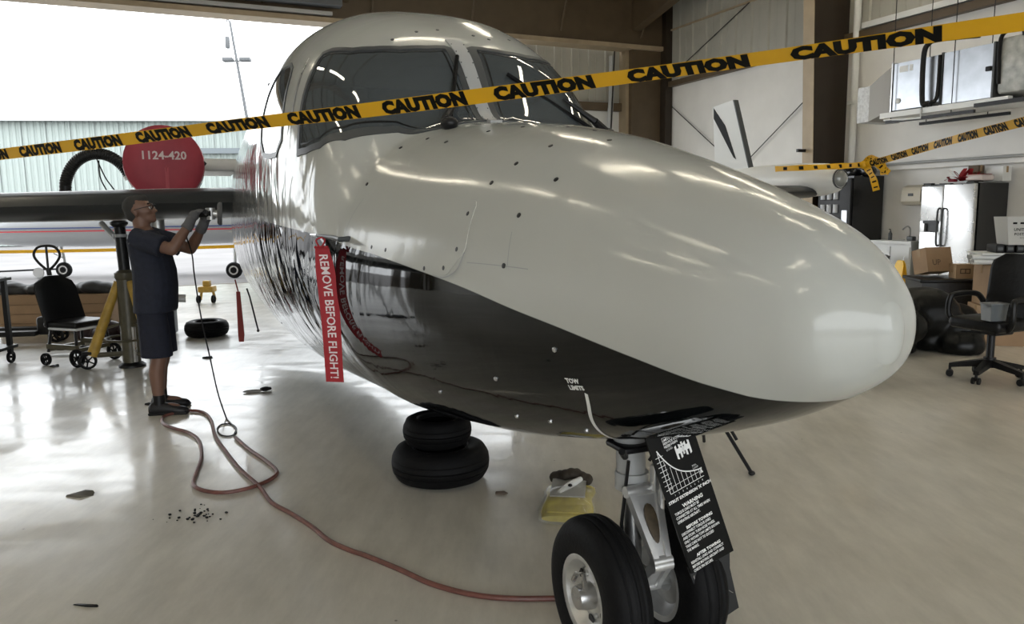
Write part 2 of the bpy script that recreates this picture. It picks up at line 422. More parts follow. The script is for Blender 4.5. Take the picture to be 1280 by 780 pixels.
# wall sheets with a raised rib on each edge
def sheet_mesh(name, width, z0, z1, m, rib=0.035):
    mb = MB()
    prof = [(0, 0), (.012, rib), (.045, rib), (.075, 0), (width * .5 - .02, 0), (width * .5, .008), (width * .5 + .02, 0), (width, 0)]
    a = [(x, -y, z0) for x, y in prof]; b = [(x, -y, z1) for x, y in prof]
    n = len(prof)
    mb.add(a + b, [(i, i+1, n+i+1, n+i) for i in range(n-1)])
    return mb.mesh(name, m, smooth=False)
# right wall (local x runs along Rv from the corner into the room, -y faces the room)
GIRT = 4.85
wr = bpy.data.objects.new('wall_right', None); 
mb = MB(); hbox(mb, -0.22, -0.02, -0.2, HD, 0, GIRT)
wall_right = struct(mb.build('wall_right', M_WALL, smooth=False))
bpy.data.objects.remove(wr)
sm = sheet_mesh('wall_sheet', 0.56, GIRT + .1, ceil_z(5) + .2, M_SHEET)
sm2 = sheet_mesh('wall_sheet', 0.56, GIRT + .1, ceil_z(14) + .2, M_SHEET)
RANG = math.atan2(Rv.y, Rv.x)
for k in range(28):
    o = link('wall_sheet', sm if k < 14 else sm2, wall_right, hp(0.02, k * .56, 0), (0, 0, RANG)); 
mb = MB(); hbox(mb, -0.14, -0.1, 15.6, HD, GIRT + .1, ceil_z(HD / 2)); mb.build('upper_panel', M_SHEET, wall_right, False)
mb = MB(); hbox(mb, -.02, .14, 0, HD, GIRT - .03, GIRT + .11); mb.build('girt', M_BROWN, wall_right, False)
mb = MB(); hbox(mb, -.02, .08, 0, 6, 6.30, 6.34); mb.build('girt', M_TAN, wall_right, False)
mb = MB(); hbox(mb, -.02, .10, 6.7, HD, 2.20, 2.34); hbox(mb, -.02, .13, 6.7, HD, 2.34, 2.37); mb.build('ledge', M_WALL, wall_right, False)
mb = MB(); mb.tube([hp(.16, 6.7, 2.31), hp(.16, HD, 2.31)], .022, 8); mb.build('conduit', M_GREYP, wall_right)
mb = MB(); hbox(mb, -.02, .17, 6.7, HD, GIRT + .13, GIRT + .24); mb.build('panel_rail', M_WHITE, wall_right, False)
# wind brace rods
for (w0, z0), (w1, z1) in (((.1, 4.4), (3.6, 1.6)), ((2.5, 4.6), (.1, .9))):
    pass
mb = MB(); mb.tube([hp(.05, .3, 4.3), hp(.05, 5.9, .6)], .012, 6); mb.build('brace_rod', M_BLKM, wall_right)
mb = MB(); mb.tube([hp(.05, 5.9, 4.3), hp(.05, .3, .6)], .012, 6); mb.build('brace_rod', M_BLKM, wall_right)
mb = MB(); mb.tube([hp(.06, .5, 5.2), hp(.06, 5.9, 7.3)], .012, 6); mb.build('brace_rod', M_BLKM, wall_right)
# tapered portal-frame column standing proud of the right wall
mb = MB()
def colbox(u0b, u1b, u0t, u1t, w0, w1, z0, z1):
    P = [hp(u0b, w0, z0), hp(u1b, w0, z0), hp(u1b, w1, z0), hp(u0b, w1, z0), hp(u0t, w0, z1), hp(u1t, w0, z1), hp(u1t, w1, z1), hp(u0t, w1, z1)]
    return P
FQ = [(3,2,1,0),(4,5,6,7),(0,1,5,4),(1,2,6,5),(2,3,7,6),(3,0,4,7)]
mb.add(colbox(0, .88, 0, 1.18, 6.22, 6.26, 0, ceil_z(6.2) - .2), FQ)
col = struct(mb.build('pillar', M_DBROWN, smooth=False))
mb = MB(); mb.add(colbox(.88, .895, 1.18, 1.195, 6.10, 6.38, 0, ceil_z(6.2) - .2), FQ); mb.build('column_flange', M_TAN, col, False)
mb = MB(); mb.tube([hp(.12, 6.55, 0), hp(.12, 6.55, ceil_z(6))], .07, 14); hbox(mb, .02, .22, 6.47, 6.63, 3.55, 3.62)
mb.build('downpipe', M_WHITE, col)
mb = MB(); hbox(mb, .93, .945, 6.10, 6.26, 2.2, 2.6); mb.build('red_sign', mat('sign_red', (.45, .03, .03), .5), col, False)
mb = MB(); hbox(mb, .96, 1.2, 6.15, 6.2, 2.62, 2.68); mb.build('bracket', M_BLKM, col, False)

# back wall: header beam over the big opening, brown end bay, parked door leaf
mb = MB(); hbox(mb, 0, HW, -.35, 0.05, HEAD_Z, CEIL0 + .1)
wall_back = struct(mb.build('wall_back', M_BROWN, smooth=False))
mb = MB(); hbox(mb, 0, HW, -.40, .12, HEAD_Z - .05, HEAD_Z + .06); mb.build('header_lip', M_TAN, wall_back, False)
mb = MB(); hbox(mb, 9.0, HW, .05, .35, HEAD_Z + .28, HEAD_Z + .62); mb.build('header_girder', mat('grey_girder', (.13, .14, .155), .5), wall_back, False)
mb = MB(); hbox(mb, 9.2, HW, .05, .20, HEAD_Z + .10, HEAD_Z + .17); mb.build('track_rail', M_GREYP, wall_back, False)
for k in range(10):
    mb = MB(); u = .9 + k * 2.45
    mb.tube([hp(u, .06, HEAD_Z + .25), hp(u + .05, .7, CEIL0 - .05)], .025, 6); mb.build('hanger_strut', M_BROWN, wall_back)
mb = MB(); mb.tube([hp(7.5, .5, HEAD_Z + .95), hp(13, .5, HEAD_Z + 1.0)], .03, 8); mb.build('conduit', M_WHITE, wall_back)
mb = MB(); hbox(mb, 0, 1.15, -.2, 0.0, 0, HEAD_Z)
mb.build('end_bay', M_BROWN, wall_back, False)
mb = MB(); hbox(mb, 0, .22, -.05, .25, 0, CEIL0); mb.build('corner_post', M_DBROWN, wall_back, False)
mb = MB(); hbox(mb, OPEN_L, HW, -.2, 0, 0, HEAD_Z); mb.build('end_bay', M_BROWN, wall_back, False)
# parked sliding door leaf at the right end of the opening
mb = MB(); hbox(mb, 1.05, 4.3, -.55, -.50, 0.05, HEAD_Z + .1)
leaf = struct(mb.build('door_1', M_WHITE, smooth=False))
sm3 = sheet_mesh('leaf_sheet', 0.52, 4.45, HEAD_Z + .05, M_SHEET, .05)
for k in range(6):
    link('leaf_sheet', sm3, leaf, hp(4.32 - k * .52, -.49, 0), (0, 0, HANG_ANG))
mb = MB(); hbox(mb, 1.2, 4.3, -.5, -.36, 4.2, 4.42); mb.build('mid_rail', M_BROWN, leaf, False)
mb = MB(); hbox(mb, 1.10, 1.24, -.5, -.15, .05, HEAD_Z + .0); mb.build('stile', M_TAN, leaf, False)
mb = MB(); mb.tube([hp(1.6, -.3, HEAD_Z - .2), hp(1.62, -.28, 4.6), hp(1.75, -.25, 3.2), hp(1.9, -.2, 1.0)], .075, 8); mb.build('hanging_duct', M_GREYP, leaf)
mb = MB(); mb.tube([hp(1.6, -.16, HEAD_Z - .1), hp(1.9, -.05, 1.0)], .02, 6); mb.build('cable', M_BLKM, leaf)

# left wall and front wall with its own big doorway
mb = MB(); hbox(mb, HW, HW + .2, -.2, HD, 0, CEIL1)
struct(mb.build('wall_left', M_WALL, smooth=False))
mb = MB()
hbox(mb, 0, 12.5 - FRONT_W/2, HD, HD + .2, 0, FRONT_H); hbox(mb, 12.5 + FRONT_W/2, HW, HD, HD + .2, 0, FRONT_H); hbox(mb, 0, HW, HD, HD + .2, FRONT_H, CEIL0)
struct(mb.build('wall_front', M_WALL, smooth=False))
mb = MB()
for ww in (-.1, HD + .1):
    pass

# fluorescent strips under the roof, rows along the hangar's depth
lamp_proto = None
LAMPS = [(10.3, 11.0, 0), (7.4, 11.2, 0), (4.6, 11.2, 0), (1.9, 11.0, 0), (6.5, 18.0, 0), (2.2, 17.4, 0), (12.8, 18.4, 0), (15.4, 6.1, 1), (15.5, 9.6, 1), (15.6, 13.6, 1), (22.5, 9.6, 1), (22.5, 13.2, 1), (7.5, 7.0, 1), (7.5, 14.6, 1), (2.6, 8.2, 1), (2.6, 12.6, 1), (18.8, 12.5, 1), (18.8, 17.0, 1), (16.0, 20.5, 0)]  # closing entries are extra fill, added to brighten the right wall and left floor
LAMP_LB = ['over the nose', 'right of the one over the nose', 'over the right bay, second from the wall', 'nearest the right wall', 'in the near right row', 'in the near row by the right wall', 'straight above the near aisle',
           'over the wing root by the big door', 'behind the one by the big door, left bay', 'nearest in the left bay row', 'far left by the outer bay', 'near end of the far left row', 'close to the big door on the right', 'between the two right hand rows', 'beside the column on the right wall', 'over the refrigerator side of the wall', 'in the left bay between two rows', 'near end of the middle left row', 'behind the camera over the left bay']
for (u, w, al), lb in zip(LAMPS, LAMP_LB):
    p = hp(u, w, min(8.0, ceil_z(w) - .45)); rz = RANG if al else HANG_ANG
    lab = 'fluorescent strip light under the roof, ' + lb
    if lamp_proto is None:
        t = thing('ceiling_light', lab, 'lamp', p, rz, 'strip lights under the roof')
        mb = MB(); mb.add([(-1.2,-.10,.02),(1.2,-.10,.02),(1.2,.10,.02),(-1.2,.10,.02),(-1.2,-.04,.08),(1.2,-.04,.08),(1.2,.04,.08),(-1.2,.04,.08)], FQ)
        mb.build('reflector', M_WHITE, t, False)
        for s in (-1, 1):
            mb = MB(); mb.tube([(-1.18, .045*s, 0), (1.18, .045*s, 0)], .018, 8); mb.build('tube', M_TUBE, t)
        for s in (-1, 1):
            mb = MB(); mb.tube([(.9*s, 0, .08), (.9*s, 0, .75)], .006, 5); mb.build('hanger', M_BLKM, t)
        lamp_proto = t
    else:
        c = copy_tree(lamp_proto); c.location = p; c.rotation_euler = (0, 0, rz); c['label'] = lab

# ------------------------------------------------------------ outside
# far hangar across the apron
FA = R(8)
bld = thing('hangar_building', 'pale ribbed sheet-metal hangar far across the apron', 'building', (-12, 42.5, 0), FA)
M_FARW = mat('pale_green_sheet', (0.285, 0.325, 0.305), 0.6)
M_FARR = mat('pale_roof_sheet', (0.28, 0.30, 0.30), 0.5)
mb = MB()
xs = [0, .10, .14, .28, .32, .42, .46, .60, .64, .74, .78, .92, .96, 1.06, 1.10, 1.2]
prof = [(x, -(.05 if (i // 2) % 2 else 0)) for i, x in enumerate(xs)]
n = len(prof)
mb.add([(x, y, 0) for x, y in prof] + [(x, y, 6.55) for x, y in prof], [(i, i+1, n+i+1, n+i) for i in range(n-1)])
pm = mb.mesh('wall_panel', M_FARW, False)
for k in range(36):
    link('wall_panel', pm, bld, (-22 + k * 1.2, 0, 0))
mb = MB(); mb.add([(-22.3,-.4,6.5),(21.5,-.4,6.5),(21.5,12,8.0),(-22.3,12,8.0),(-22.3,-.4,6.62),(21.5,-.4,6.62),(21.5,12,8.12),(-22.3,12,8.12)], FQ); mb.build('roof', M_FARR, bld, False)
mb = MB(); mb.box((-.4, -.45, 6.52), (43.8, .12, .16)); mb.build('gutter', M_GREYP, bld, False)
mb = MB(); mb.box((2.5, -.25, 4.9), (18, .22, .28)); mb.build('door_rail', mat('rail_dark', (.12, .14, .15), .5), bld, False)
mb = MB(); mb.add([(-22,12,0),(21.2,12,0),(21.2,12,8),(-22,12,8)], [(0,1,2,3)]); mb.add([(-22,0,0),(-22,12,0),(-22,12,8),(-22,0,6.5)], [(0,1,2,3)]); mb.add([(21.2,0,0),(21.2,12,0),(21.2,12,8),(21.2,0,6.5)], [(0,1,2,3)]); mb.build('side_wall', M_FARW, bld, False)
for x in (-6, 2.2):
    mb = MB(); mb.box((x, -.12, 2.4), (.14, .14, 4.9)); mb.build('door_post', M_GREYP, bld, False)

# lamp post leaning beyond the apron
M_MAST = mat('mast_dark_grey', (.10,.105,.11), .6)
lp = thing('lamp_post', 'slim leaning floodlight mast with two lamp heads against the white sky', 'lamp post', (-9.9, 31, 0))
mb = MB(); mb.tube([(0,0,0),(-.42,0,4.4),(-.98,0,9.0)], [.09,.075,.045], 10); mb.build('mast', M_MAST, lp)
for s in (-1, 1):
    mb = MB(); mb.rbox((-.80 + s*.34, 0, 7.55), (.42, .3, .16), .05); mb.tube([(-.80, 0, 7.5), (-.80 + s*.2, 0, 7.5)], .03, 6); mb.build('lamp_head', M_MAST, lp)
mb = MB(); mb.rbox((-1.12, 0, 8.2), (.16, .16, .45), .04); mb.build('junction_box', M_MAST, lp)
mb = MB(); mb.tube([(-.98,0,9.0),(-1.08,0,9.08),(-1.12,0,8.95)], .03, 6); mb.build('top_bracket', M_MAST, lp)

# small white aeroplane parked on the apron
M_PW = mat('parked_white', (0.42, 0.44, 0.46), 0.3, coat=.3)
pk = thing('parked_aeroplane', 'low white aeroplane with thin stripes parked on the apron beyond the wing', 'aeroplane', (-9.95, 19.9, -.04), R(4))
mb = MB(); rings = []
for x, zc, ry, rz in ((-4.6,1.25,.03,.03),(-4.4,1.25,.22,.18),(-3.8,1.27,.42,.34),(-2.6,1.32,.58,.50),(-1,1.36,.66,.58),(2,1.40,.66,.60),(4.5,1.42,.62,.56),(6.5,1.5,.40,.38),(8.2,1.62,.18,.18),(8.8,1.66,.05,.05)):
    rings.append([(x, ry*math.cos(2*math.pi*k/20), zc + rz*math.sin(2*math.pi*k/20)) for k in range(20)])
mb.loft(rings); mb.build('fuselage', M_PW, pk)
def pstripe(name, m, z0, z1):
    mb = MB()
    P = [(-3.4,.515),(-2.6,.59),(-1,.672),(2,.672),(4.5,.632),(6,.49)]
    mb.add([(x, -y*math.cos(.12), z0) for x, y in P] + [(x, -y*math.cos(.12), z1) for x, y in P], [(i,i+1,len(P)+i+1,len(P)+i) for i in range(len(P)-1)])
    return mb.build(name, m, pk)
pstripe('stripe', mat('stripe_red', (.5,.04,.05), .4), 1.19, 1.22)
pstripe('stripe', mat('stripe_blue', (.05,.08,.22), .4), 1.27, 1.30)
mb = MB(); mb.loft([[(x, -.4, 1.05 + t) for x, t in ((.2,0),(.6,.07),(1.6,.05),(2,0),(1.2,-.05))], [(x, -5.6, 1.25 + t*.5) for x, t in ((.9,0),(1.1,.07),(1.6,.05),(1.8,0),(1.4,-.05))]]); 
mb.loft([[(x, .4, 1.05 + t) for x, t in ((.2,0),(.6,.07),(1.6,.05),(2,0),(1.2,-.05))], [(x, 5.6, 1.25 + t*.5) for x, t in ((.9,0),(1.1,.07),(1.6,.05),(1.8,0),(1.4,-.05))]])
# (its wings lie level; the near one ends beside the tow path)
mb.v = [(p[0] + 3.2, p[1], p[2]) for p in mb.v]
mb.build('wing', M_PW, pk)
mb = MB(); mb.prism([(7.2,1.7),(8.9,1.7),(9.3,2.9),(8.6,2.9)], -.05, .05, ((0,0,0),(1,0,0),(0,0,1),(0,-1,0))); mb.build('tail_fin', M_PW, pk)
def wheel_on(parent, c, r, w, name='wheel'):
    mb = MB(); c = Vector(c)
    mb.lathe([(r*.55,-w/2),(r*.85,-w/2),(r*.97,-w*.3),(r,0),(r*.97,w*.3),(r*.85,w/2),(r*.55,w/2)], c, (0,1,0), 24)
    t = mb.build(name, M_RUB, parent)
    mb = MB(); mb.lathe([(r*.12,-w*.45),(r*.5,-w*.52),(r*.57,-w*.52),(r*.57,w*.52),(r*.5,w*.52),(r*.12,w*.45)], c, (0,1,0), 20); mb.build('hub', M_STEEL, t)
    return t
wheel_on(pk, (-1.75 + .05, 0, .2), .2, .13, 'nose_wheel')
mb = MB(); mb.tube([(-1.7,.1,.2),(-1.72,.1,.5),(-1.75,0,.95)], .035, 8); mb.tube([(-1.7,0,.2),(-1.7,.1,.2)], .03, 6); mb.tube([(-1.72,.06,.5),(-1.95,.06,.62),(-1.75,0,.9)], .018, 6); mb.build('nose_leg', M_GREYP, pk)
for s in (-1, 1):
    wheel_on(pk, (3.0, s*1.3, .2), .2, .13, 'main_wheel')
    mb = MB(); mb.tube([(3.0, s*1.2, .2),(3.0, s*1.1, 1.0)], .04, 8); mb.build('main_leg', M_GREYP, pk)
tb = thing('tow_bar', 'thin tow bar with a small wheel lying by the parked aeroplane nose wheel', 'tow bar', (-12.0, 19.75, -.04), R(4))
mb = MB(); mb.tube([(-3.5,0,.12),(-.1,0,.22),(.18,0,.22)], .025, 8); mb.build('bar', M_BLKM, tb)
mb = MB(); mb.lathe([(.07,-.03),(.13,-.03),(.14,0),(.13,.03),(.07,.03)], (-.25,-.06,.14), (0,1,0), 18); mb.build('wheel', mat('pale_wheel', (.5,.5,.5), .5), tb)

# yellow tape across the apron edge
def tape_line(name, label, P, w, m, group=None, twist=None):
    pts = catmull(P, 6); mb = MB(); L = []; Rr_ = []
    for i, p in enumerate(pts):
        t = (pts[min(i+1,len(pts)-1)] - pts[max(i-1,0)]).normalized(); s = t.cross(Vector((0,0,1))).normalized(); q = s.cross(t).normalized()
        a = twist(i/len(pts)) if twist else 0
        d = q*math.cos(a) + s*math.sin(a)
        L.append(p + d*w/2); Rr_.append(p - d*w/2)
    n = len(pts); mb.add(L + Rr_, [(i,i+1,n+i+1,n+i) for i in range(n-1)])
    return tag(mb.build(name, m), label, 'tape', group)
tape_line('barrier_tape', 'yellow barrier tape strung low across the apron edge', [(-18,16.2,.82),(-13,16.4,.80),(-8.6,16.6,.80),(-4.5,16.9,.86)], .07, M_YEL)
for x, y, lb in ((-18,16.2,'thin grey post at the far end of the apron tape'),(-4.5,16.9,'thin grey post behind the jet holding the apron tape')):
    s = thing('barrier_post', lb, 'post', (x, y, -.04))
    mb = MB(); mb.lathe([(.16,0),(.16,.03),(.03,.06)], n=16); mb.build('base', M_GREYP, s); mb = MB(); mb.tube([(0,0,.04),(0,0,.95)], .02, 8); mb.build('pole', M_GREYP, s)
# ============================================================ THE JET (local +X = nose, +Y = its left side, which is the far one)
JG = (0.40, 2.47, 0.0)
JANG = math.atan2(-0.922, 0.388)
jet = thing('business_jet', 'white jet with glossy black belly parked nose-on in the hangar', 'jet', JG, JANG)
XT = 0.9886
KS = np.array([0,.06,.16,.3,.5,.8,1.1,1.5,1.9,2.2,2.5,2.8,3.1,3.5,4.0,5.0,6.5,8.5,10.5])
KT = np.array([1.35,1.413,1.496,1.557,1.628,1.717,1.794,1.867,1.916,1.956,2.31,2.505,2.63,2.727,2.785,2.79,2.72,2.59,2.41])
KB = np.array([1.218,1.156,1.092,1.019,.938,.839,.757,.667,.604,.565,.537,.512,.484,.446,.402,.355,.355,.515,.82])
KW = np.array([.045,.152,.217,.28,.332,.405,.478,.573,.664,.737,.804,.86,.898,.926,.948,.96,.95,.83,.606])
KN = np.array([2.1,2.1,2.1,2.1,2.1,2.1,2.1,2.1,2.15,2.3,2.5,2.6,2.6,2.6,2.5,2.4,2.3,2.2,2.2])
def pchip(xk, yk, x):
    h = np.diff(xk); d = np.diff(yk) / h; m = np.zeros_like(yk)
    w1 = 2*h[1:] + h[:-1]; w2 = h[1:] + 2*h[:-1]
    with np.errstate(divide='ignore', invalid='ignore'):
        mm = (w1 + w2) / (w1/d[:-1] + w2/d[1:])
    m[1:-1] = np.where(d[:-1]*d[1:] > 0, mm, 0); m[0] = d[0]; m[-1] = d[-1]
    i = np.clip(np.searchsorted(xk, x) - 1, 0, len(h) - 1); t = (x - xk[i]) / h[i]
    return (1+2*t)*(1-t)**2*yk[i] + t*(1-t)**2*h[i]*m[i] + t*t*(3-2*t)*yk[i+1] + t*t*(t-1)*h[i]*m[i+1]
def surf(s, v):
    s = np.asarray(s, float); v = np.asarray(v, float)
    zt, zb, w, nt = pchip(KS,KT,s), pchip(KS,KB,s), pchip(KS,KW,s), pchip(KS,KN,s)
    zm = zb + (zt-zb)*.47; c, sn = np.cos(v), np.sin(v)
    nn = np.where(sn > 0, nt, 2.15)
    y = w*np.sign(c)*np.abs(c)**(2/nn)
    z = zm + np.where(sn > 0, zt-zm, zm-zb)*np.sign(sn)*np.abs(sn)**(2/nn)
    return np.stack([XT - s, y, z], -1)
def snorm(s, v):
    s = np.asarray(s, float); v = np.asarray(v, float); e = 1e-3
    a = surf(s+e, v) - surf(np.maximum(s-e, 0), v); b = surf(s, v+e) - surf(s, v-e)
    n = np.cross(b, a); n /= np.maximum(np.linalg.norm(n, axis=-1, keepdims=True), 1e-9)
    c = surf(s, v).copy(); c[..., 0] = 0; c[..., 2] -= (pchip(KS,KT,s) + pchip(KS,KB,s))/2
    sg = np.sign((n*c).sum(-1, keepdims=True)); sg[sg == 0] = 1
    return n*sg
def son(s, v, off=0.0):
    return surf(s, v) + snorm(s, v)*off
ZLX = np.array([-8,-3.834,-2.73,-1.818,-1.389,-1.125,-.942,-.669,-.432,-.222,.034,.248,.447,.557,.668,.740,.784,.822,.86,1.1])
ZLZ = np.array([1.56,1.538,1.512,1.473,1.442,1.401,1.383,1.352,1.324,1.295,1.252,1.22,1.187,1.168,1.146,1.131,1.119,1.115,1.114,1.114])
def paint_attr(me, dense_pts=None):
    co = np.empty(len(me.vertices)*3); me.vertices.foreach_get('co', co); co = co.reshape(-1, 3)
    x, z = co[:,0], co[:,2]
    a = me.attributes.new('paint', 'FLOAT', 'POINT'); a.data.foreach_set('value', (z - pchip(ZLX, ZLZ, np.clip(x,-8,1.1))).astype(np.float32))
    pol = np.clip((-1.75 - x)/1.2, 0, 1)*.75*np.clip((2.3 - z)/.3, 0, 1)
    a = me.attributes.new('polish', 'FLOAT', 'POINT'); a.data.foreach_set('value', (pol*(z > pchip(ZLX, ZLZ, np.clip(x,-8,1.1)))).astype(np.float32))
    wv = .015 + .22*np.clip((-1.0 - x)/1.0, 0, 1)*np.clip((2.05 - z)/.35, .03, 1)
    a = me.attributes.new('wavy', 'FLOAT', 'POINT'); a.data.foreach_set('value', wv.astype(np.float32))
def inpoly(P, s, v):
    ins = np.zeros(s.shape, bool); n = len(P)
    for i in range(n):
        (x0, y0), (x1, y1) = P[i], P[(i+1) % n]
        c = ((y0 > v) != (y1 > v)) & (s < (x1-x0)*(v-y0)/((y1-y0) if y1 != y0 else 1e-9) + x0)
        ins ^= c
    return ins
def shrink(P, k):
    """k>0: inset in metres on the skin (k<0: outset)"""
    P = [np.array(p, float) for p in P]; n = len(P); out = []
    cs = sum(p[0] for p in P)/n; cv = sum(p[1] for p in P)/n
    sc = np.array([1.0, .78])            # metres per radian of section angle
    area = sum(P[i][0]*P[(i+1)%n][1] - P[(i+1)%n][0]*P[i][1] for i in range(n))
    sg = 1 if area > 0 else -1
    for i in range(n):
        a = (P[i] - P[i-1])*sc; b = (P[(i+1)%n] - P[i])*sc
        na = np.array([-a[1], a[0]])/max(np.linalg.norm(a),1e-9)*sg; nb = np.array([-b[1], b[0]])/max(np.linalg.norm(b),1e-9)*sg
        nn = na + nb; l = np.linalg.norm(nn); nn = nn/max(l,1e-9)*min(1/max(l/2,1e-9), 1.5)
        out.append(tuple(P[i] + nn*k/sc))
    return out
def round_poly(P, r=.25, n=4):
    """round the corners of a polygon by a fraction of its edges"""
    out = []; m = len(P)
    for i in range(m):
        a, b, c = np.array(P[i-1]), np.array(P[i]), np.array(P[(i+1)%m])
        p0 = b + (a-b)*r; p1 = b + (c-b)*r
        for k in range(n+1):
            t = k/n; out.append(tuple((1-t)**2*p0 + 2*t*(1-t)*b + t*t*p1))
    return out
def resample(P, step=.03):
    out = []; n = len(P)
    for i in range(n):
        a, b = np.array(P[i]), np.array(P[(i+1)%n]); d = np.linalg.norm((b-a)*np.array([1,.78])); k = max(1, int(d/step))
        for j in range(k): out.append(tuple(a + (b-a)*j/k))
    return out
def patch(P, off, depth=0.004, rings=7):
    """solid plate lying on the skin inside outline P"""
    P = np.array(resample(P)); c = P.mean(0); n = len(P); mb = MB(); R_ = []
    for k in range(rings, 0, -1):
        Q = c + (P-c)*(k/rings); R_.append([tuple(q) for q in son(Q[:,0], Q[:,1], off)])
    Q = c + (P-c)*.999; base = [tuple(q) for q in son(P[:,0], P[:,1], off-depth)]
    mb.loft([base] + R_, False, True)
    return mb
def band(P, win, off, depth=.01, wout=0.0):
    """frame strip following outline P, win wide inwards"""
    A = resample(P); B = shrink(A, win); O = shrink(A, -wout) if wout else A
    a = np.array(O); b = np.array(B); mb = MB()
    r = [son(a[:,0],a[:,1],off-depth), son(a[:,0],a[:,1],off), son(b[:,0],b[:,1],off), son(b[:,0],b[:,1],off-depth)]
    mb.loft([[tuple(q) for q in g] for g in r], False, False)
    return mb
def line_on(pts, wd, off=.0008, sub=8):
    """thin strip on the skin along (s, v) points"""
    P = np.array([tuple(p)[:2] for p in catmull([(a, b, 0) for a, b in pts], sub)])
    q = son(P[:,0], P[:,1], off); n = snorm(P[:,0], P[:,1]); t = np.gradient(q, axis=0); t /= np.linalg.norm(t, axis=1)[:,None]
    w = np.cross(n, t); mb = MB(); k = len(P)
    mb.add([tuple(x) for x in q + w*wd/2] + [tuple(x) for x in q - w*wd/2], [(i,i+1,k+i+1,k+i) for i in range(k-1)])
    return mb
mir = lambda P: [(s, math.pi - v) for s, v in P]

def vy(s, y):
    w_, n_ = pchip(KS,KW,np.array([s]))[0], pchip(KS,KN,np.array([s]))[0]
    return math.acos(math.copysign((abs(y)/w_)**(n_/2), y))
WS = [(2.17,vy(2.17,-.05)),(2.15,vy(2.15,-.12)),(2.14,1.80),(2.135,1.90),(2.20,2.02),(2.269,2.13),(2.33,2.32),(2.39,2.50),(2.506,2.705),(2.62,2.80),(2.715,2.85),(2.745,2.78),(2.788,2.69),(2.84,2.58),(2.889,2.464),(2.93,2.35),(2.935,2.29),(2.88,2.23),(2.734,2.14),(2.65,2.03),(2.579,1.892),(2.55,1.75),(2.545,vy(2.545,-.12)),(2.53,vy(2.53,-.095)),(2.36,vy(2.36,-.068))]
WP = [(2.17,vy(2.17,.015)),(2.36,vy(2.36,.004)),(2.53,vy(2.53,-.012)),(2.55,vy(2.55,.03))] + [(s, math.pi - v) for s, v in WS[::-1][3:-2]] + [(2.15,vy(2.15,.09))]
SW1 = [(3.0,2.84),(3.04,2.76),(3.13,2.62),(3.20,2.51),(3.26,2.455),(3.36,2.43),(3.55,2.45),(3.66,2.52),(3.70,2.62),(3.68,2.76),(3.60,2.88),(3.45,2.94),(3.25,2.94),(3.08,2.92)]
sS = np.concatenate([np.linspace(0,1,36)[:-1]**2*.6, np.linspace(.6,2.0,50)[:-1], np.linspace(2.0,3.9,150)[:-1], np.linspace(3.9,10.5,70)])
vV = np.linspace(0, 2*math.pi, 240, endpoint=False)
holes = [shrink(WS,.012), shrink(WP,.012), shrink(SW1,.015), mir(shrink(SW1,.015))]
def skin_grid(s0, s1, cut):
    ss = sS[(sS >= s0-1e-9) & (sS <= s1+1e-9)]; S_, V_ = np.meshgrid(ss, vV, indexing='ij'); P = surf(S_, V_); mb = MB()
    n = len(vV); fs = []
    for i in range(len(ss)-1):
        sc = np.full(n, (ss[i]+ss[i+1])/2); vc = vV + math.pi/n; bad = np.zeros(n, bool)
        if cut and ss[i] > 1.9 and ss[i] < 4:
            for H in holes: bad |= inpoly(H, sc, vc)
        for j in range(n):
            if not bad[j]: fs.append((i*n+j, i*n+(j+1)%n, (i+1)*n+(j+1)%n, (i+1)*n+j))
    if s1 > 10: fs.append(tuple((len(ss)-1)*n + j for j in range(n)))
    pts = [tuple(p) for p in P.reshape(-1,3)]
    if s0 == 0:                                     # rounded tip
        c = P[0].mean(0); prev = 0
        for k in (.86, .7, .5, .3, .1):
            o = len(pts); q = c + (P[0] - c)*k; q[:,0] = XT + .017*(1 - k*k)
            pts += [tuple(p) for p in q]
            fs += [(prev+(j+1)%n, prev+j, o+j, o+(j+1)%n) for j in range(n)]; prev = o
        fs.append(tuple(prev + j for j in range(n)))
    mb.add(pts, fs)
    return mb
RAD_S = sS[np.argmin(np.abs(sS-.42))]
for nm, a, b in (('radome', 0, RAD_S), ('fuselage', RAD_S, 10.5)):
    me = skin_grid(a, b, True).mesh(nm, M_JET, True, 60); paint_attr(me); link(nm, me, jet)
# glazing, seals, pillars
for P, nm in ((WS, 'windshield_pane'), (WP, 'windshield_pane'), (SW1, 'side_window'), (mir(SW1), 'side_window')):
    g = patch(shrink(P, .002), .001, .005, 9).build(nm, M_GLASS, jet, True, 60)
    band(P, .020 if nm[0] == 'w' else .014, .006, .012, .004).build('window_seal', M_DGREY, g, True, 50)
    if nm[0] == 'w': band(shrink(P, .034), .006, .003, .004).build('heater_line', M_BLKP, g, True, 50)
post = [(s_, vy(s_, y_)) for s_, y_ in ((2.13,-.046),(2.36,-.064),(2.60,-.096),(2.60,-.018),(2.36,.0),(2.13,.012))][::-1]
patch(post, .009, .012, 5).build('centre_post', M_GREYP, jet, True, 40)
for k in range(8):
    for q_ in (0, 1):
        s_ = 2.17 + k*.055; y_ = (-.042 - (s_-2.15)*.095) if q_ else (.004 - (s_-2.15)*.05)
        q = son(np.array([s_]), np.array([vy(s_, y_)]), .009)[0]; mb = MB(); mb.ball(q, .0035, 6, 4); mb.build('rivet', M_DGREY, jet)
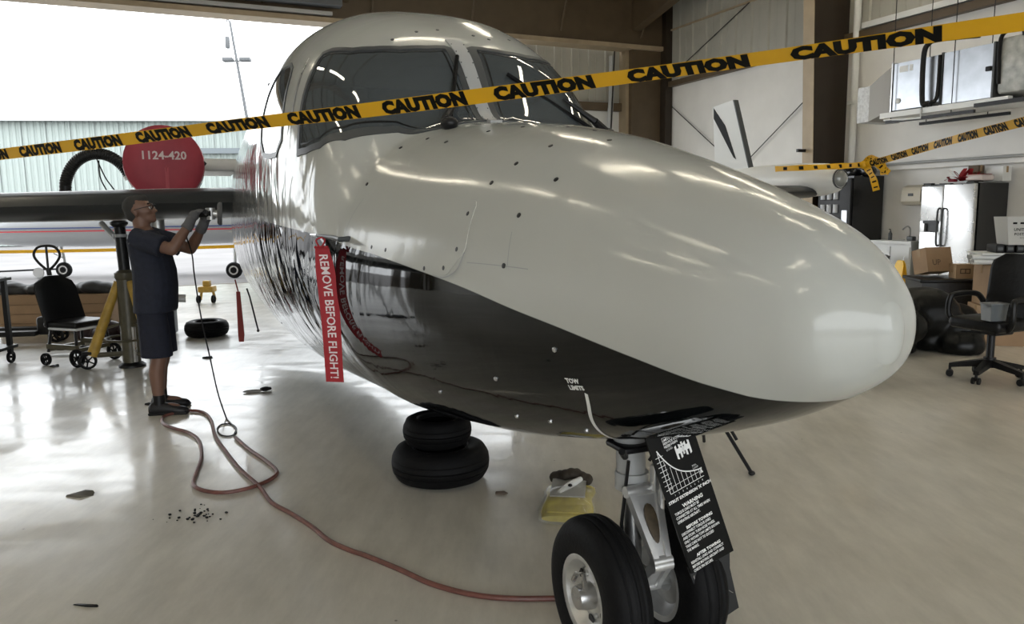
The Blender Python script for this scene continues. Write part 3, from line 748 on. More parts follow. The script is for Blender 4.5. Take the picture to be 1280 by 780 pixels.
# cockpit inside: glareshield and two seats behind the glass
mb = MB(); mb.prism([(-1.42,1.80),(-1.95,1.82),(-1.98,1.55),(-1.45,1.55)], -.55, .55, ((0,0,0),(1,0,0),(0,0,1),(0,-1,0))); mb.build('glareshield', M_INT, jet, False)
for y in (-.36, .36):
    mb = MB(); mb.rbox((-2.75, y, 1.75), (.14, .42, .75), .05); mb.rbox((-2.75, y, 2.22), (.11, .26, .2), .05); mb.rbox((-2.5, y, 1.38), (.5, .42, .14), .05); mb.build('pilot_seat', mat('seat_grey', (.10,.10,.10), .7), jet)
mb = MB(); mb.box((-3.6, 0, 1.6), (.05, 1.5, 1.7)); mb.build('cockpit_bulkhead', M_INT, jet, False)
# window pillar seam and panel seams
M_SEAM = mat('skin_seam', (.30,.31,.31), .4)
line_on([(2.86,2.86),(2.91,2.70),(3.0,2.5),(3.06,2.36)], .012, .004).build('pillar_seam', M_STEEL, jet)
line_on([(2.9,2.9),(2.88,3.1),(2.9,3.5)], .008, .002).build('skin_seam', M_SEAM, jet)
PANEL = round_poly([(2.13,2.64),(2.06,2.56),(1.27,2.52),(1.24,2.86),(1.34,3.01),(1.93,2.905),(2.10,2.87)], .16)
me = patch(PANEL, .0022, .004, 12).mesh('access_panel', M_JET, True, 50); paint_attr(me); link('access_panel', me, jet)
line_on([(1.24,2.86),(1.27,2.96),(1.34,3.01),(1.42,3.005)], .005, .003).build('panel_edge', M_SEAM, jet)
line_on([(1.02,2.70),(1.0,2.90)], .003, .001).build('panel_edge', M_SEAM, jet)
line_on([(1.22,2.915),(.9,2.90)], .003, .001).build('panel_edge', M_SEAM, jet)
line_on([(2.12,2.62),(2.16,2.75),(2.2,2.95)], .004, .001).build('panel_edge', M_SEAM, jet)
line_on([(2.08,2.9),(1.85,2.87),(1.70,2.87)], .008, .001).build('panel_edge', M_SEAM, jet)
riv = [(2.159,2.527),(1.867,2.094),(1.256,2.409),(1.293,2.632),(1.019,2.590),(2.159,2.199),(2.068,2.066),(1.210,2.234),(.955,2.290),(1.156,2.011),(1.293,2.848),(1.019,2.904),(1.484,2.974),(1.356,2.960),(1.922,2.897),(1.70,1.92),(1.55,1.80),(1.35,1.66),(1.2,1.62),(1.8,2.9),(1.0,1.75)]
for i, (a, b) in enumerate(riv):
    q = son(np.array([a]), np.array([b]), .001)[0]; n = Vector(snorm(np.array([a]), np.array([b]))[0])
    mb = MB(); mb.lathe([(.0085,-.002),(.0085,.0012),(.006,.0018)], q, n, 10); mb.build('fastener', M_BLKM, jet)
for a, b in ((.78,3.36),(1.13,3.62),(1.19,4.0),(1.6,3.8),(.905,4.2),(1.02,4.05)):
    q = son(np.array([a]), np.array([b]), .001)[0]; n = Vector(snorm(np.array([a]), np.array([b]))[0])
    mb = MB(); mb.lathe([(.008,-.002),(.008,.003),(.004,.006)], q, n, 8); mb.build('drain_stub', M_STEEL, jet)
for a, b in ((2.66,1.9),(2.70,1.74),(2.72,1.63),(2.66,1.45),(2.74,1.3),(2.68,1.52)):
    q = son(np.array([a]), np.array([b]), .001)[0]; n = Vector(snorm(np.array([a]), np.array([b]))[0])
    mb = MB(); mb.lathe([(.009,-.002),(.009,.002),(.004,.003)], q, n, 8); mb.build('fastener', M_DGREY, jet)
# dark belly strips
line_on([(1.8,4.45),(2.2,4.25)], .022, .001).build('belly_strip', M_BLKP, jet)
line_on([(2.35,4.2),(2.6,4.12)], .03, .001).build('belly_strip', M_BLKP, jet)
# tow limit mark
line_on([(.712,3.715),(.738,3.84),(.790,4.02),(.85,4.25),(.905,4.48)], .0125, .0015, 10).build('tow_limit_stripe', M_PRINT, jet)
mb = MB()
for txt, ds in (('TOW', 0), ('LIMITS', 1)):
    vs, fs = text_mesh(txt, .022, 'LEFT', 0, 1.0, .0012)
    s0, v0 = .772, 3.515
    P = [(s0 - p.x, v0 + (.034 + ds*.024 - p.y)/.40 + p.x*.10) for p in vs]
    A = np.array(P); mb.add([tuple(q) for q in son(A[:,0], A[:,1], .0015)], fs)
mb.build('tow_limits_lettering', M_PRINT, jet, False)

# windscreen wipers
def wiper(sgn, ps, name):
    root = bpy.data.objects.new(name, None); COL.objects.link(root); root.parent = jet
    Q = [tuple(son(np.array([a]), np.array([b if sgn > 0 else math.pi-b]), h)[0]) for a, b, h in ps]
    mb = MB(); mb.tube(Q[:2], [.024,.020], 8); mb.tube(Q[1:3], [.018,.008], 8); mb.build('wiper_arm', M_BLKM, root)
    mb = MB(); mb.tube(Q[3:], .010, 8); mb.build('wiper_blade', M_RUB, root)
    mb = MB(); mb.ball(Q[0], (.045,.04,.03)); mb.lathe([(.02,0),(.018,.03)], Q[0], (0,0,1), 10); mb.build('wiper_motor', M_BLKM, root)
    return root
wiper(1, [(2.10,1.88,.02),(2.17,1.86,.03),(2.34,1.66,.02),(2.22,1.80,.012),(2.47,1.63,.012)], 'windscreen_wiper')
wiper(1, [(2.44,.60,.06),(2.40,.78,.05),(2.39,1.06,.03),(2.37,.80,.03),(2.41,1.44,.018)], 'windscreen_wiper')

# pitot probe with its red streamer (the streamer is a thing of its own)
mb = MB(); A = Vector(son(np.array([2.14]), np.array([2.88]), .0)[0]); 
mb.tube([A + Vector((.0,.02,0)), A + Vector((.02,-.045,-.002)), A + Vector((-.06,-.05,.003)), A + Vector((-.30,-.085,.008))], [.012,.011,.010,.007], 10)
mb.build('pitot_probe', M_DGREY, jet)
mb = MB(); mb.tube([A + Vector((-.30,-.085,.008)), A + Vector((-.38,-.10,.01))], [.010,.008], 8); mb.build('probe_tip', M_STEEL, jet)

# nose gear
gear = bpy.data.objects.new('nose_gear', None); COL.objects.link(gear); gear.parent = jet; gear.location = (0, .015, 0)
WR = .262
mb = MB(); mb.tube([(-.05,.0,.86),(-.03,0,.62)], .050, 18); mb.tube([(-.03,0,.66),(-.03,0,.60)], .058, 18); mb.tube([(-.045,0,.80),(-.045,0,.76)], .057, 18)
mb.build('strut', M_GREYP, gear)
mb = MB(); mb.tube([(-.03,0,.62),(-.015,0,.30)], .030, 16); mb.build('oleo_piston', M_STEEL, gear)
mb = MB(); mb.tube([(0,-.15,WR),(0,.15,WR)], .024, 12); mb.rbox((-.005,0,.285), (.10,.075,.11), .03); mb.build('axle', M_ALU, gear)
# torque links: two triangular forged arms in front of the strut
def link_arm(P0, w0, P1, w1, th, name):
    mb = MB(); P0, P1 = Vector(P0), Vector(P1); ax = (P1-P0).normalized(); n = ax.cross(Vector((0,1,0))).normalized()
    for s in (-1, 1):
        mb.loft([[P0 + Vector((0,s*w0,0)) + n*a + Vector((0,b,0)) for a, b in ((-th,-.011),(th,-.011),(th,.011),(-th,.011))],
                 [P1 + Vector((0,s*w1,0)) + n*a + Vector((0,b,0)) for a, b in ((-th*.8,-.010),(th*.8,-.010),(th*.8,.010),(-th*.8,.010))]])
    mb.loft([[P0 + Vector((0,s*w0*.9,0)) + n*t for s, t in ((-1,-.004),(1,-.004),(1,.004),(-1,.004))], [P1 + Vector((0,s*w1*.9,0)) + n*t for s, t in ((-1,-.004),(1,-.004),(1,.004),(-1,.004))]])
    mb.tube([P0 + Vector((0,-w0-.014,0)), P0 + Vector((0,w0+.014,0))], .020, 12); mb.tube([P1 + Vector((0,-w1-.014,0)), P1 + Vector((0,w1+.014,0))], .016, 12)
    return mb.build(name, M_ALU, gear)
link_arm((.035,.0,.615), .052, (.155,0,.415), .022, .016, 'torque_link')
link_arm((.155,.0,.400), .022, (.045,0,.27), .052, .016, 'torque_link')
mb = MB()
for x0, z0, x1, z1, w_ in ((.062,.575,.128,.462,.028),):
    P0, P1 = Vector((x0,0,z0)), Vector((x1,0,z1)); ax = (P1-P0); n_ = Vector((-ax.z,0,ax.x)).normalized()*-1
    if n_.x < 0: n_ = -n_
    poly = [(math.cos(t)*.5+.5, math.sin(t)) for t in [2*math.pi*k/16 for k in range(16)]]
    mb.add([P0 + ax*a + Vector((0, b*(w_*(1-.45*a)), 0)) + n_*.0075 for a, b in poly] + [P0 + ax*a + Vector((0, b*(w_*(1-.45*a)), 0)) + n_*.0040 for a, b in poly], [tuple(range(16))] + [(k,(k+1)%16,16+(k+1)%16,16+k) for k in range(16)])
mb.build('link_pocket', mat('grimy_brown', (.055,.040,.022), .5, noise=.4, nscale=40), gear, False)
mb = MB(); mb.tube([(-.03,.0,.80),(-.10,-.06,.83),(-.16,-.09,.80)], .012, 8); mb.tube([(.03,-.05,.72),(.02,-.07,.5),(.03,-.05,.33)], .006, 6); mb.build('hydraulic_line', M_BLKP, gear)
mb = MB(); mb.rbox((-.02,-.01,.755), (.13,.13,.022), .010); mb.tube([(.04,-.07,.74),(.07,-.10,.77)], .012, 8); mb.build('clamp', M_BLKM, gear)
mb = MB(); mb.tube([(.05,.045,.78),(.075,.05,.60),(.085,.045,.45)], .010, 8); mb.rbox((.06,.035,.66), (.03,.03,.09), .008); mb.build('shimmy_damper', M_ALU, gear)
tyre_p = [(.118,-.055),(.150,-.070),(.205,-.073),(.236,-.064),(.252,-.047),(.2585,-.034),(.2555,-.030),(.2555,-.026),(.2605,-.022),(.2615,-.008),(.2575,-.005),(.2575,.005),(.2615,.008),(.2605,.022),(.2555,.026),(.2555,.030),(.2585,.034),(.252,.047),(.236,.064),(.205,.073),(.150,.070),(.118,.055)]
hub_p = [(.020,.000),(.045,-.030),(.090,-.022),(.108,-.040),(.122,-.062),(.142,-.066),(.150,-.062),(.140,-.055),(.118,-.050),(.118,.050),(.140,.055),(.150,.062),(.142,.066),(.122,.062),(.108,.040),(.090,.022),(.045,.030),(.020,0)]
for s in (-1, 1):
    c = (0, s*.145, WR)
    mb = MB(); mb.lathe(tyre_p + [tyre_p[0]], c, (0,1,0), 56, caps=False); wt = mb.build('wheel', M_RUB, gear, True, 50)
    mb = MB(); mb.lathe(hub_p, c, (0,1,0), 40, caps=False)
    for k in range(6):
        a = k*math.pi/3; mb.ball((math.cos(a)*.068, s*.145 + s*.026, WR + math.sin(a)*.068), (.010,.012,.010), 8, 5)
    mb.build('rim', M_ALU, wt, True, 40)
    mb = MB()
    for k in range(6):
        a = k*math.pi/3 + .5
        mb.lathe([(.017,0),(.017,.002)], (math.cos(a)*.088, s*.145 + s*.027, WR + math.sin(a)*.088), (0,s,0), 10)
    mb.build('rim_hole', M_BLKM, wt)
    mb = MB(); mb.lathe([(.047,.01),(.045,.055),(.038,.085),(.0,.090)], c, (0,s,0), 20)
    mb.tube([(.02,s*.145+s*.06,WR+.02),(.03,s*.145+s*.075,WR+.10),(.0,s*.145+s*.085,WR+.085),(-.03,s*.145+s*.08,WR+.05)], .009, 8)
    mb.build('axle_cap', M_STEEL, wt, True, 45)
# placard door carried by the strut
PD = Vector((.17,-.072,.826)); du = Vector((0,.1805,-.011)).normalized(); dd = Vector((.05,.135,-.424)).normalized(); du = (du - dd*du.dot(dd)).normalized(); dn = du.cross(-dd)
if dn.x < 0: dn = -dn
frame = (PD, du, -dd, dn)
mb = MB(); DW, DL = .176, .475
mb.prism([(0,.02),(DW,.02),(DW,-DL),(0,-DL+.01)], -.006, 0, frame)
door = mb.build('gear_door', M_BLKPRINT, gear, False)
mb = MB(); mb.prism([(.0,-DL+.03),(DW,-DL+.03),(DW-.03,-DL-.05),(DW-.045,-DL-.19),(.055,-DL-.19),(.0,-DL-.06)], -.014, -.007, frame); mb.build('door_flap', mat('flap_black', (.010,.011,.012), .4), door, False)
mb = MB(); mb.prism([(.006,-DL-.005),(.012,-DL-.001),(.008,-DL-.016)], -.006, -.005, frame); mb.tube([PD + du*.05 - (-dd)*(DL+.03) - dn*.004, PD + du*.125 - (-dd)*(DL+.13) - dn*.004], .0015, 5); mb.build('door_edge', M_STEEL, door)
mb = MB()
L = lambda t, sz, x, y, al='CENTER', b=.0006, sx=1.0: lettering(mb, t, sz, frame, (x, y), .0008, al, 0, b, sx)
for i, t in enumerate(('STRUT EXTENSION', 'LIMITS VERSUS WEIGHT', 'SERVICE STRUT WITH', 'NITROGEN')):
    L(t, .0105, .052, -.012 - i*.0105, 'LEFT', .0002)
for i, (t, sz) in enumerate((("STRUT EXTENSION 'X' INCH", .0135), ('', 0), ('WARNING', .017), ('TORQUE LINKS MUST BE', .0125), ('CONNECTED AT ALL TIMES WHEN', .0125), ('OPERATING AIRCRAFT.', .0125), ('', 0), ('BEFORE TOWING', .0135), ('DISCONNECT TORQUE LINKS', .0125), ('AND STOW. TURN NOSE WHEEL', .0125), ('ONLY WITHIN TOW LIMITS SHOWN', .0125), ('TAKE CARE NOT TO EXCEED', .0125), ('THE MARKS.', .0125), ('', 0), ('AFTER TOWING', .0135), ('REINSTALL LINKS AND CONNECT', .0125), ('BEFORE MOVING AIRCRAFT AND', .0125), ('CHECK PIN SECURE.', .0125))):
    hd = t in ('WARNING', 'BEFORE TOWING', 'AFTER TOWING') or i == 0
    if t: L(t, sz, .090 if hd else .012, -.218 - i*.0143, 'CENTER' if hd else 'LEFT', .0006 if hd else .0003, .70 if not hd else 1)
mb.build('placard_lettering', M_PRINT, door, False)['kind'] = 'stuff'
# chart: axes, ticks, curve, hatch
mb = MB()
def seg(a, b, w):
    a, b = Vector(a), Vector(b); t = (b-a).normalized()*w/2; q = Vector((-t.y, t.x))
    mb.prism([(a+q)[:], (b+q)[:], (b-q)[:], (a-q)[:]], .0004, .0009, frame)
O = Vector((.022,-.192))
cv = lambda x: .008 + .130*math.exp(-x*22)
seg(O, O + Vector((.136,0)), .0018); seg(O, O + Vector((0,.142)), .0018); seg(O + Vector((0,.020)), O + Vector((.136,.020)), .0012)
for k in range(8): seg(O + Vector((-.012,.016*k+.016)), O + Vector((.016,.016*k+.016)), .0016)
pv = None
for k in range(25):
    x = .136*k/24; p = O + Vector((x, cv(x) + .012)); 
    if pv is not None: seg(pv, p, .0038)
    pv = p
for k in range(8): seg(O + Vector((.012+.016*k, 0)), O + Vector((.012+.016*k, cv(.012+.016*k)*.9 + .012)), .0012)
seg(O + Vector((.136,.012)), O + Vector((.130,.030)), .004); seg(O + Vector((.136,.03)), O + Vector((.128,.012)), .004)
for k in range(8): lettering(mb, str(k+1), .009, frame, (O.x + .014 + .016*k, O.y - .010), .0008)
for i, t in enumerate(('FULL', 'LOAD')): lettering(mb, t, .009, frame, (O.x + .035, O.y + .145 - i*.009), .0008, 'LEFT'); lettering(mb, t, .008, frame, (O.x + .105, O.y + .048 - i*.009), .0008, 'LEFT')
mb.build('placard_chart', M_PRINT, door, False)['kind'] = 'stuff'
mb = MB()
for cx in (.098, .134):
    mb.prism([(cx-.011,-.058),(cx-.004,-.055),(cx-.004,-.068),(cx+.004,-.068),(cx+.004,-.055),(cx+.011,-.058),(cx+.011,-.100),(cx+.004,-.103),(cx+.004,-.085),(cx-.004,-.085),(cx-.004,-.103),(cx-.011,-.100)], .0004, .0010, frame)
mb.prism([(.108,-.070),(.124,-.070),(.124,-.084),(.108,-.084)], .0004, .0010, frame); mb.prism([(.113,-.052),(.119,-.052),(.119,-.094),(.113,-.094)], .0004, .0010, frame); mb.prism([(.107,-.060),(.125,-.060),(.125,-.065),(.107,-.065)], .0004, .0010, frame)
mb.build('placard_emblem', M_PRINT, door, False)
mb = MB(); seg2 = [(.10,.012),(.135,.012)]
mb.prism([(.07,.006),(.125,.006),(.125,.010),(.07,.010)], .0004, .0009, frame); mb.build('door_mark', M_PRINT, door, False)
# nose gear bay doors/rear leg seen under the belly
# wings: dark leading edge, light skin
def airfoil(c, t):
    out = []
    for k in range(13):
        x = (1 - math.cos(math.pi*k/12))/2; y = t*5*(.2969*math.sqrt(x) - .126*x - .3516*x*x + .2843*x**3 - .1036*x**4); out.append((x*c, y*c))
    return out + [(x, -y) for x, y in reversed(out[1:-1])]
M_WING = mat('wing_skin', (.45,.46,.47), .35); M_BOOT = mat('deice_boot', (.022,.025,.028), .35)
for s in (-1, 1):
    rings = []; boot = []
    for y, xle, c, z, t in ((.55,-5.15,2.5,1.655,.120),(1.5,-5.15,2.35,1.645,.124),(5.75,-5.0,1.35,1.72 if s > 0 else 1.58,.125)):
        pf = airfoil(c, t)
        rings.append([(xle - x, s*y, z + q) for x, q in pf])
        lo = [p for p in pf if p[0] < c*.17]
        up = [p for p in pf if p[1] >= 0 and p[0] < c*.17][::-1]; dn_ = [p for p in pf if p[1] < 0 and p[0] < c*.17][::-1]
        boot.append([(xle - x + .006, s*y, z + q*1.02) for x, q in up + dn_])
    mb = MB(); mb.loft(rings); wing = mb.build('wing', M_WING, jet, True, 40)
    mb = MB(); mb.loft(boot, False, False, False); mb.build('deice_boot', M_BOOT, wing, True, 60)
# far wing carries a tip tank with a winglet; the near one ends outside the picture with its own
for s in (-1, 1):
    tk = bpy.data.objects.new('tip_tank', None); COL.objects.link(tk); tk.parent = jet
    mb = MB(); mb.lathe([(.02,0),(.10,-.03),(.155,-.10),(.19,-.25),(.215,-.6),(.225,-1.2),(.21,-2.0),(.15,-2.7),(.03,-3.2)], (-4.72, s*5.80, 1.86), (1,0,0), 28); mb.build('tank_body', M_WHITE, tk, True, 60)
    mb = MB(); mb.lathe([(.105,-.04),(.08,.0),(.04,.02),(.0,.025)], (-4.72, s*5.80, 1.86), (1,0,0), 24); mb.build('tank_lens', mat('lens_glass', (.25,.26,.25), .08, coat=1), tk)
    mb = MB(); mb.lathe([(.112,-.055),(.118,-.03),(.108,-.02)], (-4.72, s*5.80, 1.86), (1,0,0), 24, caps=False); mb.build('lens_ring', M_DGREY, tk)
    mb = MB(); wl = [(-6.05,.12),(-6.78,.12),(-6.72,1.06),(-6.28,1.10)]
    mb.prism([(p[0], p[1]) for p in wl], -.035, .035, ((-.25, s*5.80, 1.90),(1,0,0),Vector((0, s*-.12, 1)).normalized(),(0,-1,0))); w_ = mb.build('winglet', M_WHITE, tk, False)
    mb = MB(); mb.prism([(-6.70,1.04),(-6.715,.90),(-6.35,.33),(-6.30,.30),(-6.48,.78)], -.040, .040, ((-.25, s*5.80, 1.90),(1,0,0),Vector((0, s*-.12, 1)).normalized(),(0,-1,0))); mb.build('winglet_swoosh', M_BLKPRINT, w_, False)
    mb = MB(); mb.prism([(-6.03,.12),(-6.05,.12),(-6.28,1.10),(-6.26,1.10)], -.038, .038, ((-.25, s*5.80, 1.90),(1,0,0),Vector((0, s*-.12, 1)).normalized(),(0,-1,0))); mb.build('winglet_edge', M_DGREY, w_, False)
# engine nacelles on stub pylons
for s in (-1, 1):
    mb = MB(); mb.lathe([(.28,.06),(.32,.09),(.35,.03),(.38,-.25),(.41,-.9),(.39,-1.7),(.33,-2.4),(.28,-2.4)], (-6.85, s*1.52, 2.08), (1,0,0), 32, caps=False)
    nac = mb.build('engine_nacelle', M_WHITE, jet)
    mb = MB(); mb.rbox((-7.9, s*1.0, 2.10), (1.3,.5,.14), .05); mb.build('pylon', M_WHITE, nac)
    mb = MB(); mb.lathe([(.31,-.3),(.02,-.3)], (-6.85, s*1.52, 2.08), (1,0,0), 24); mb.build('fan_face', M_BLKM, nac)
# near main gear: leg and door hanging from the wing (wheel taken off)
mb = MB(); mb.tube([(-6.05,-1.60,1.56),(-6.05,-1.60,.72)], .06, 12); mb.tube([(-6.05,-1.60,.74),(-6.05,-1.40,.72)], .04, 10); mb.build('main_gear_leg', M_ALU, jet)
mb = MB(); mb.prism([(-5.95,1.55),(-6.4,1.55),(-6.34,.62),(-6.02,.62)], -.02, .02, ((0,-1.78,0),(1,0,0),(0,0,1),(0,-1,0))); mb.build('main_gear_door', M_GREYP, jet, False)
mb = MB(); mb.tube([(-6.05,2.15,1.56),(-6.05,2.15,.45)], .06, 12); mb.tube([(-6.05,2.15,.30),(-6.05,1.95,.30)], .04, 10); mb.tube([(-6.05,2.15,.5),(-6.05,2.15,.28)], .05, 10); mb.build('main_gear_leg', M_ALU, jet)
wheel_on(jet, (0,0,0), .29, .2, 'main_wheel').location = (-6.05, 1.9, .30)
# ============================================================ THINGS AROUND THE JET
# engine inlet cover, red, with stencilled digits (sits in the near engine's inlet)
def jl(x, y, z):
    """jet coordinates to the room"""
    c, s = math.cos(JANG), math.sin(JANG)
    return Vector((JG[0] + c*x - s*y, JG[1] + s*x + c*y, z))
ec = thing('engine_cover', 'dark red round engine inlet cover with white stencilled digits above the wing', 'engine cover', jl(-6.76, -1.52, 2.08), JANG)
mb = MB(); mb.lathe([(.392,-.22),(.398,-.05),(.385,.095),(.35,.115),(.2,.125),(.0,.126)], (0,0,0), (1,0,0), 40, caps=False); mb.build('cover_shell', M_REDC, ec, True, 50)
mb = MB(); fr = ((.064,0,0),(0,1,0),(0,0,1),(1,0,0)); lettering(mb, '1124-420', .115, ((.134,0,0),(0,1,0),(0,0,1),(1,0,0)), (0,.07), 0, 'CENTER', 0, .003); mb.build('stencilled_digits', mat('stencil_pink', (.62,.52,.52), .6), ec, False)
mb = MB(); mb.box((.130,.02,-.20), (.012,.035,.30)); mb.tube([(.13,.02,-.03),(.145,.02,-.06),(.13,.02,-.1)], .006, 6); mb.build('pull_strap', mat('strap_pink', (.40,.07,.09), .7), ec, False)
for y in (-.36, .36):
    mb = MB(); mb.tube([(.0,y,.05),(.05,y*1.12,.0),(0,y,-.05)], .012, 6); mb.build('edge_loop', M_BLKM, ec)
# black hose arching over the wing
hs = thing('flexible_hose', 'thick black corrugated hose arching over the wing beside the red cover', 'hose', (-4.9, 9.0, 1.78))
arc = []
for k in range(15):
    a = math.pi*(1 - .86*k/14); arc.append((.38*math.cos(a)*1.05 + .10, 0, .04 + .44*math.sin(a)))
arc = [(-.30,0,0.0)] + arc[1:]
P = catmull(arc, 6)
mb = MB(); mb.tube(P, [.062 + (.006 if i % 2 else 0) for i in range(len(P))], 14); mb.build('hose_body', M_BLKP, hs)
mb = MB(); e = P[-1]; mb.tube([P[-2], e + (e-P[-2]).normalized()*.14], .045, 10); mb.tube([e, e + (e-P[-2]).normalized()*.03], .07, 12); mb.build('hose_coupling', M_ALU, hs)
mb = MB(); mb.tube(catmull([(.12,0,.40),(.14,-.03,.2),(.22,-.03,0.02)], 6), .008, 6); mb.build('drain_line', M_BLKM, hs)
mb = MB(); mb.tube(catmull([(.10,0,.42),(.2,-.03,.2),(.32,-.03,.02)], 6), .008, 6); mb.build('drain_line', M_BLKM, hs)

# REMOVE BEFORE FLIGHT streamer on the probe
top = jl(*(A + Vector((-.125,-.095,-.008))))
fl = thing('warning_streamer', 'red cloth streamer with white lettering hanging from the probe on the jet side', 'streamer', top, R(-4))
mb = MB(); n = 14; L_, R2 = [], []
for k in range(n+1):
    t = k/n; w = .030 + .012*min(1, t*6) ; y = -.02*math.sin(t*2.6) ; x = .022*t + .012*math.sin(t*3)
    L_.append((x - w + .012*t, y, -.03 - .60*t)); R2.append((x + w + .012*t, y + .012*math.sin(t*5), -.03 - .60*t))
k = n + 1
mb.add(L_ + R2 + [(p[0], p[1]+.003, p[2]) for p in L_] + [(p[0], p[1]+.003, p[2]) for p in R2],
       [(i,i+1,k+i+1,k+i) for i in range(n)] + [(2*k+i,3*k+i,3*k+i+1,2*k+i+1) for i in range(n)] + [(i,2*k+i,2*k+i+1,i+1) for i in range(n)] + [(k+i,k+i+1,3*k+i+1,3*k+i) for i in range(n)])
mb.build('streamer_cloth', M_RED, fl, True, 60)
mb = MB(); vs, fs = text_mesh('REMOVE BEFORE FLIGHT!', .056, 'LEFT', 0, 1.0, .0009)
mx = max(v.x for v in vs); out = []
for v in vs:
    t = .05 + .92*v.x/mx; x = .034*t + .012*math.sin(t*3)
    out.append((x + v.y*.95 , -.02*math.sin(t*2.6) + .012*math.sin(t*5)*(v.y/.1+.5) - .0035, -.03 - .60*t))
mb.add(out, fs); mb.build('streamer_lettering', mat('lettering_pink', (.78,.68,.68), .7), fl, False)
mb = MB(); mb.tube(catmull([(0,.0,.012),(.02,-.015,0),(.0,-.018,-.03),(-.02,-.012,0),(0,0,.012)], 5), .004, 6); mb.tube([(-.03,-.008,-.03),(.03,-.008,-.03)], .006, 6); mb.build('pin_ring', M_RED, fl)

# red strap and steel rod hanging under the wing root
st = thing('red_strap', 'short dark red strap hanging under the wing root', 'strap', (-2.26, 6.25, .91))
mb = MB(); mb.prism([(-.016,0),(.016,0),(.03,-.36),(.022,-.42),(-.018,-.42),(-.022,-.36)], -.003, .003, ((0,0,0),(1,0,0),(0,0,1),(0,-1,0))); mb.tube([(0,0,0),(-.02,0,.10)], .006, 6); mb.build('strap_cloth', mat('strap_red', (.22,.03,.025), .7), st, False)
rd = thing('steel_rod', 'thin steel rod hanging under the wing root beside the red strap', 'rod', (-2.10, 6.0, .90))
mb = MB(); mb.tube([(0,0,.06),(.02,0,-.01),(.07,0,-.27)], .007, 6); mb.ball((.07,0,-.28), .012, 8, 5); mb.build('rod_shaft', M_BLKM, rd)

# tyres
def tyre(name, label, loc, r, w, rin, group=None, rz=0):
    t = thing(name, label, 'tyre', loc, rz, group)
    h = w/2; f = r-rin
    pr = [(rin, .02*1),(rin+.02, .008),(rin+f*.45, -.0),(r-f*.22, h*.18),(r-.012, h*.45),(r-.004,h*.62),(r-.010,h*.66),(r-.003,h*.72),(r,h*.95),(r-.008,h),(r,h*1.05),(r-.003,h*1.28),(r-.010,h*1.34),(r-.004,h*1.38),(r-.012, h*1.55),(r-f*.22, w-h*.18),(rin+f*.45, w),(rin+.02, w-.008),(rin,w-.02)]
    mb = MB(); mb.lathe(pr + [(rin-.004,w-.03),(rin+.03,w*.5),(rin-.004,.03),pr[0]], (0,0,0), (0,0,1), 56, caps=False)
    b = mb.build('tyre_carcass', M_RUB, t, True, 50)
    mb = MB(); mb.lathe([(rin-.005,w-.032),(rin+.012,w-.008),(rin+.016,w-.010),(rin-.001,w-.034)], (0,0,0), (0,0,1), 56, True); mb.build('bead_ring', M_BLKM, b, True, 60)
    return t
tyre('aircraft_tyre', 'large worn black tyre lying flat under a smaller one', (-.43, 4.30, 0), .285, .205, .15)
tyre('aircraft_tyre', 'small black tyre lying on top of the larger tyre', (-.445, 4.30, .205), .200, .165, .105)
tyre('aircraft_tyre', 'black tyre lying flat on the floor behind the standing man', (-3.92, 9.65, 0), .27, .20, .14)

# yellow package on the floor
M_PKY = mat('package_yellow', (.50,.40,.03), .3, noise=.3, nscale=14)
M_CLEAR = mat('clear_bag', (.7,.7,.62), .15, alpha=.22, coat=1)
pkg = thing('yellow_package', 'yellow and grey printed package in a clear bag on the floor by the nose wheel', 'package', (.285, 3.80, 0), R(-8))
mb = MB(); rings = []
for k in range(9):
    t = k/8; y = -.20 + .40*t; h = .03 + .05*math.sin(math.pi*min(t*1.1,1)) + .02*t; w = .125 + .008*math.sin(t*9)
    rings.append([(w*math.cos(a)*abs(math.cos(a))**-.5 if abs(math.cos(a)) > .02 else 0, y, .006 + h*.5*(1+math.sin(a))) for a in [2*math.pi*j/16 for j in range(16)]])
mb.loft(rings); mb.build('pouch', M_PKY, pkg, True, 50)
mb = MB(); vs = [(-.095,-.085,.092),(.085,-.085,.092),(.085,.125,.108),(-.095,.125,.108)]; mb.add(vs + [(p[0],p[1],p[2]+.006) for p in vs], FQ); mb.build('grey_print', mat('print_grey', (.36,.36,.34), .4), pkg, False)
mb = MB(); mb.tube([(-.05,-.05,.103),(.01,.04,.114),(.055,.11,.120)], [.010,.022,.014], 8); mb.build('white_part', M_WHITE, pkg)
mb = MB(); mb.ball((.005,.0,.124), (.012,.012,.008)); mb.build('dark_dot', M_BLKP, pkg)
mb = MB(); mb.prism([(-.1,-.185),(.1,-.185),(.1,-.12),(-.1,-.12)], .056, .062); mb.v = [(p[0],p[1],p[2] + (p[1]+.15)*.25) for p in mb.v]; mb.build('lower_panel', M_PKY, pkg, False)
mb = MB(); 
for x in np.linspace(-.09, .09, 7): mb.ball((x, .155 + .012*math.sin(x*60), .118 + .014*math.cos(x*30)), (.03,.05,.030), 8, 6)
me = fuse(mb, 'dark_contents', mat('dark_brown_cloth', (.035,.027,.018), .8), .007); link('dark_contents', me, pkg)
mb = MB(); rings = []
for k in range(8):
    t = k/7; y = -.225 + .45*t; h = .05 + .075*math.sin(math.pi*min(t*1.15,1)); w = .140 + .007*math.sin(t*11)
    rings.append([(w*math.cos(a), y, .002 + h*.5*(1+math.sin(a))) for a in [2*math.pi*j/14 for j in range(14)]])
mb.loft(rings); mb.build('clear_wrapper', M_CLEAR, pkg, True, 60)

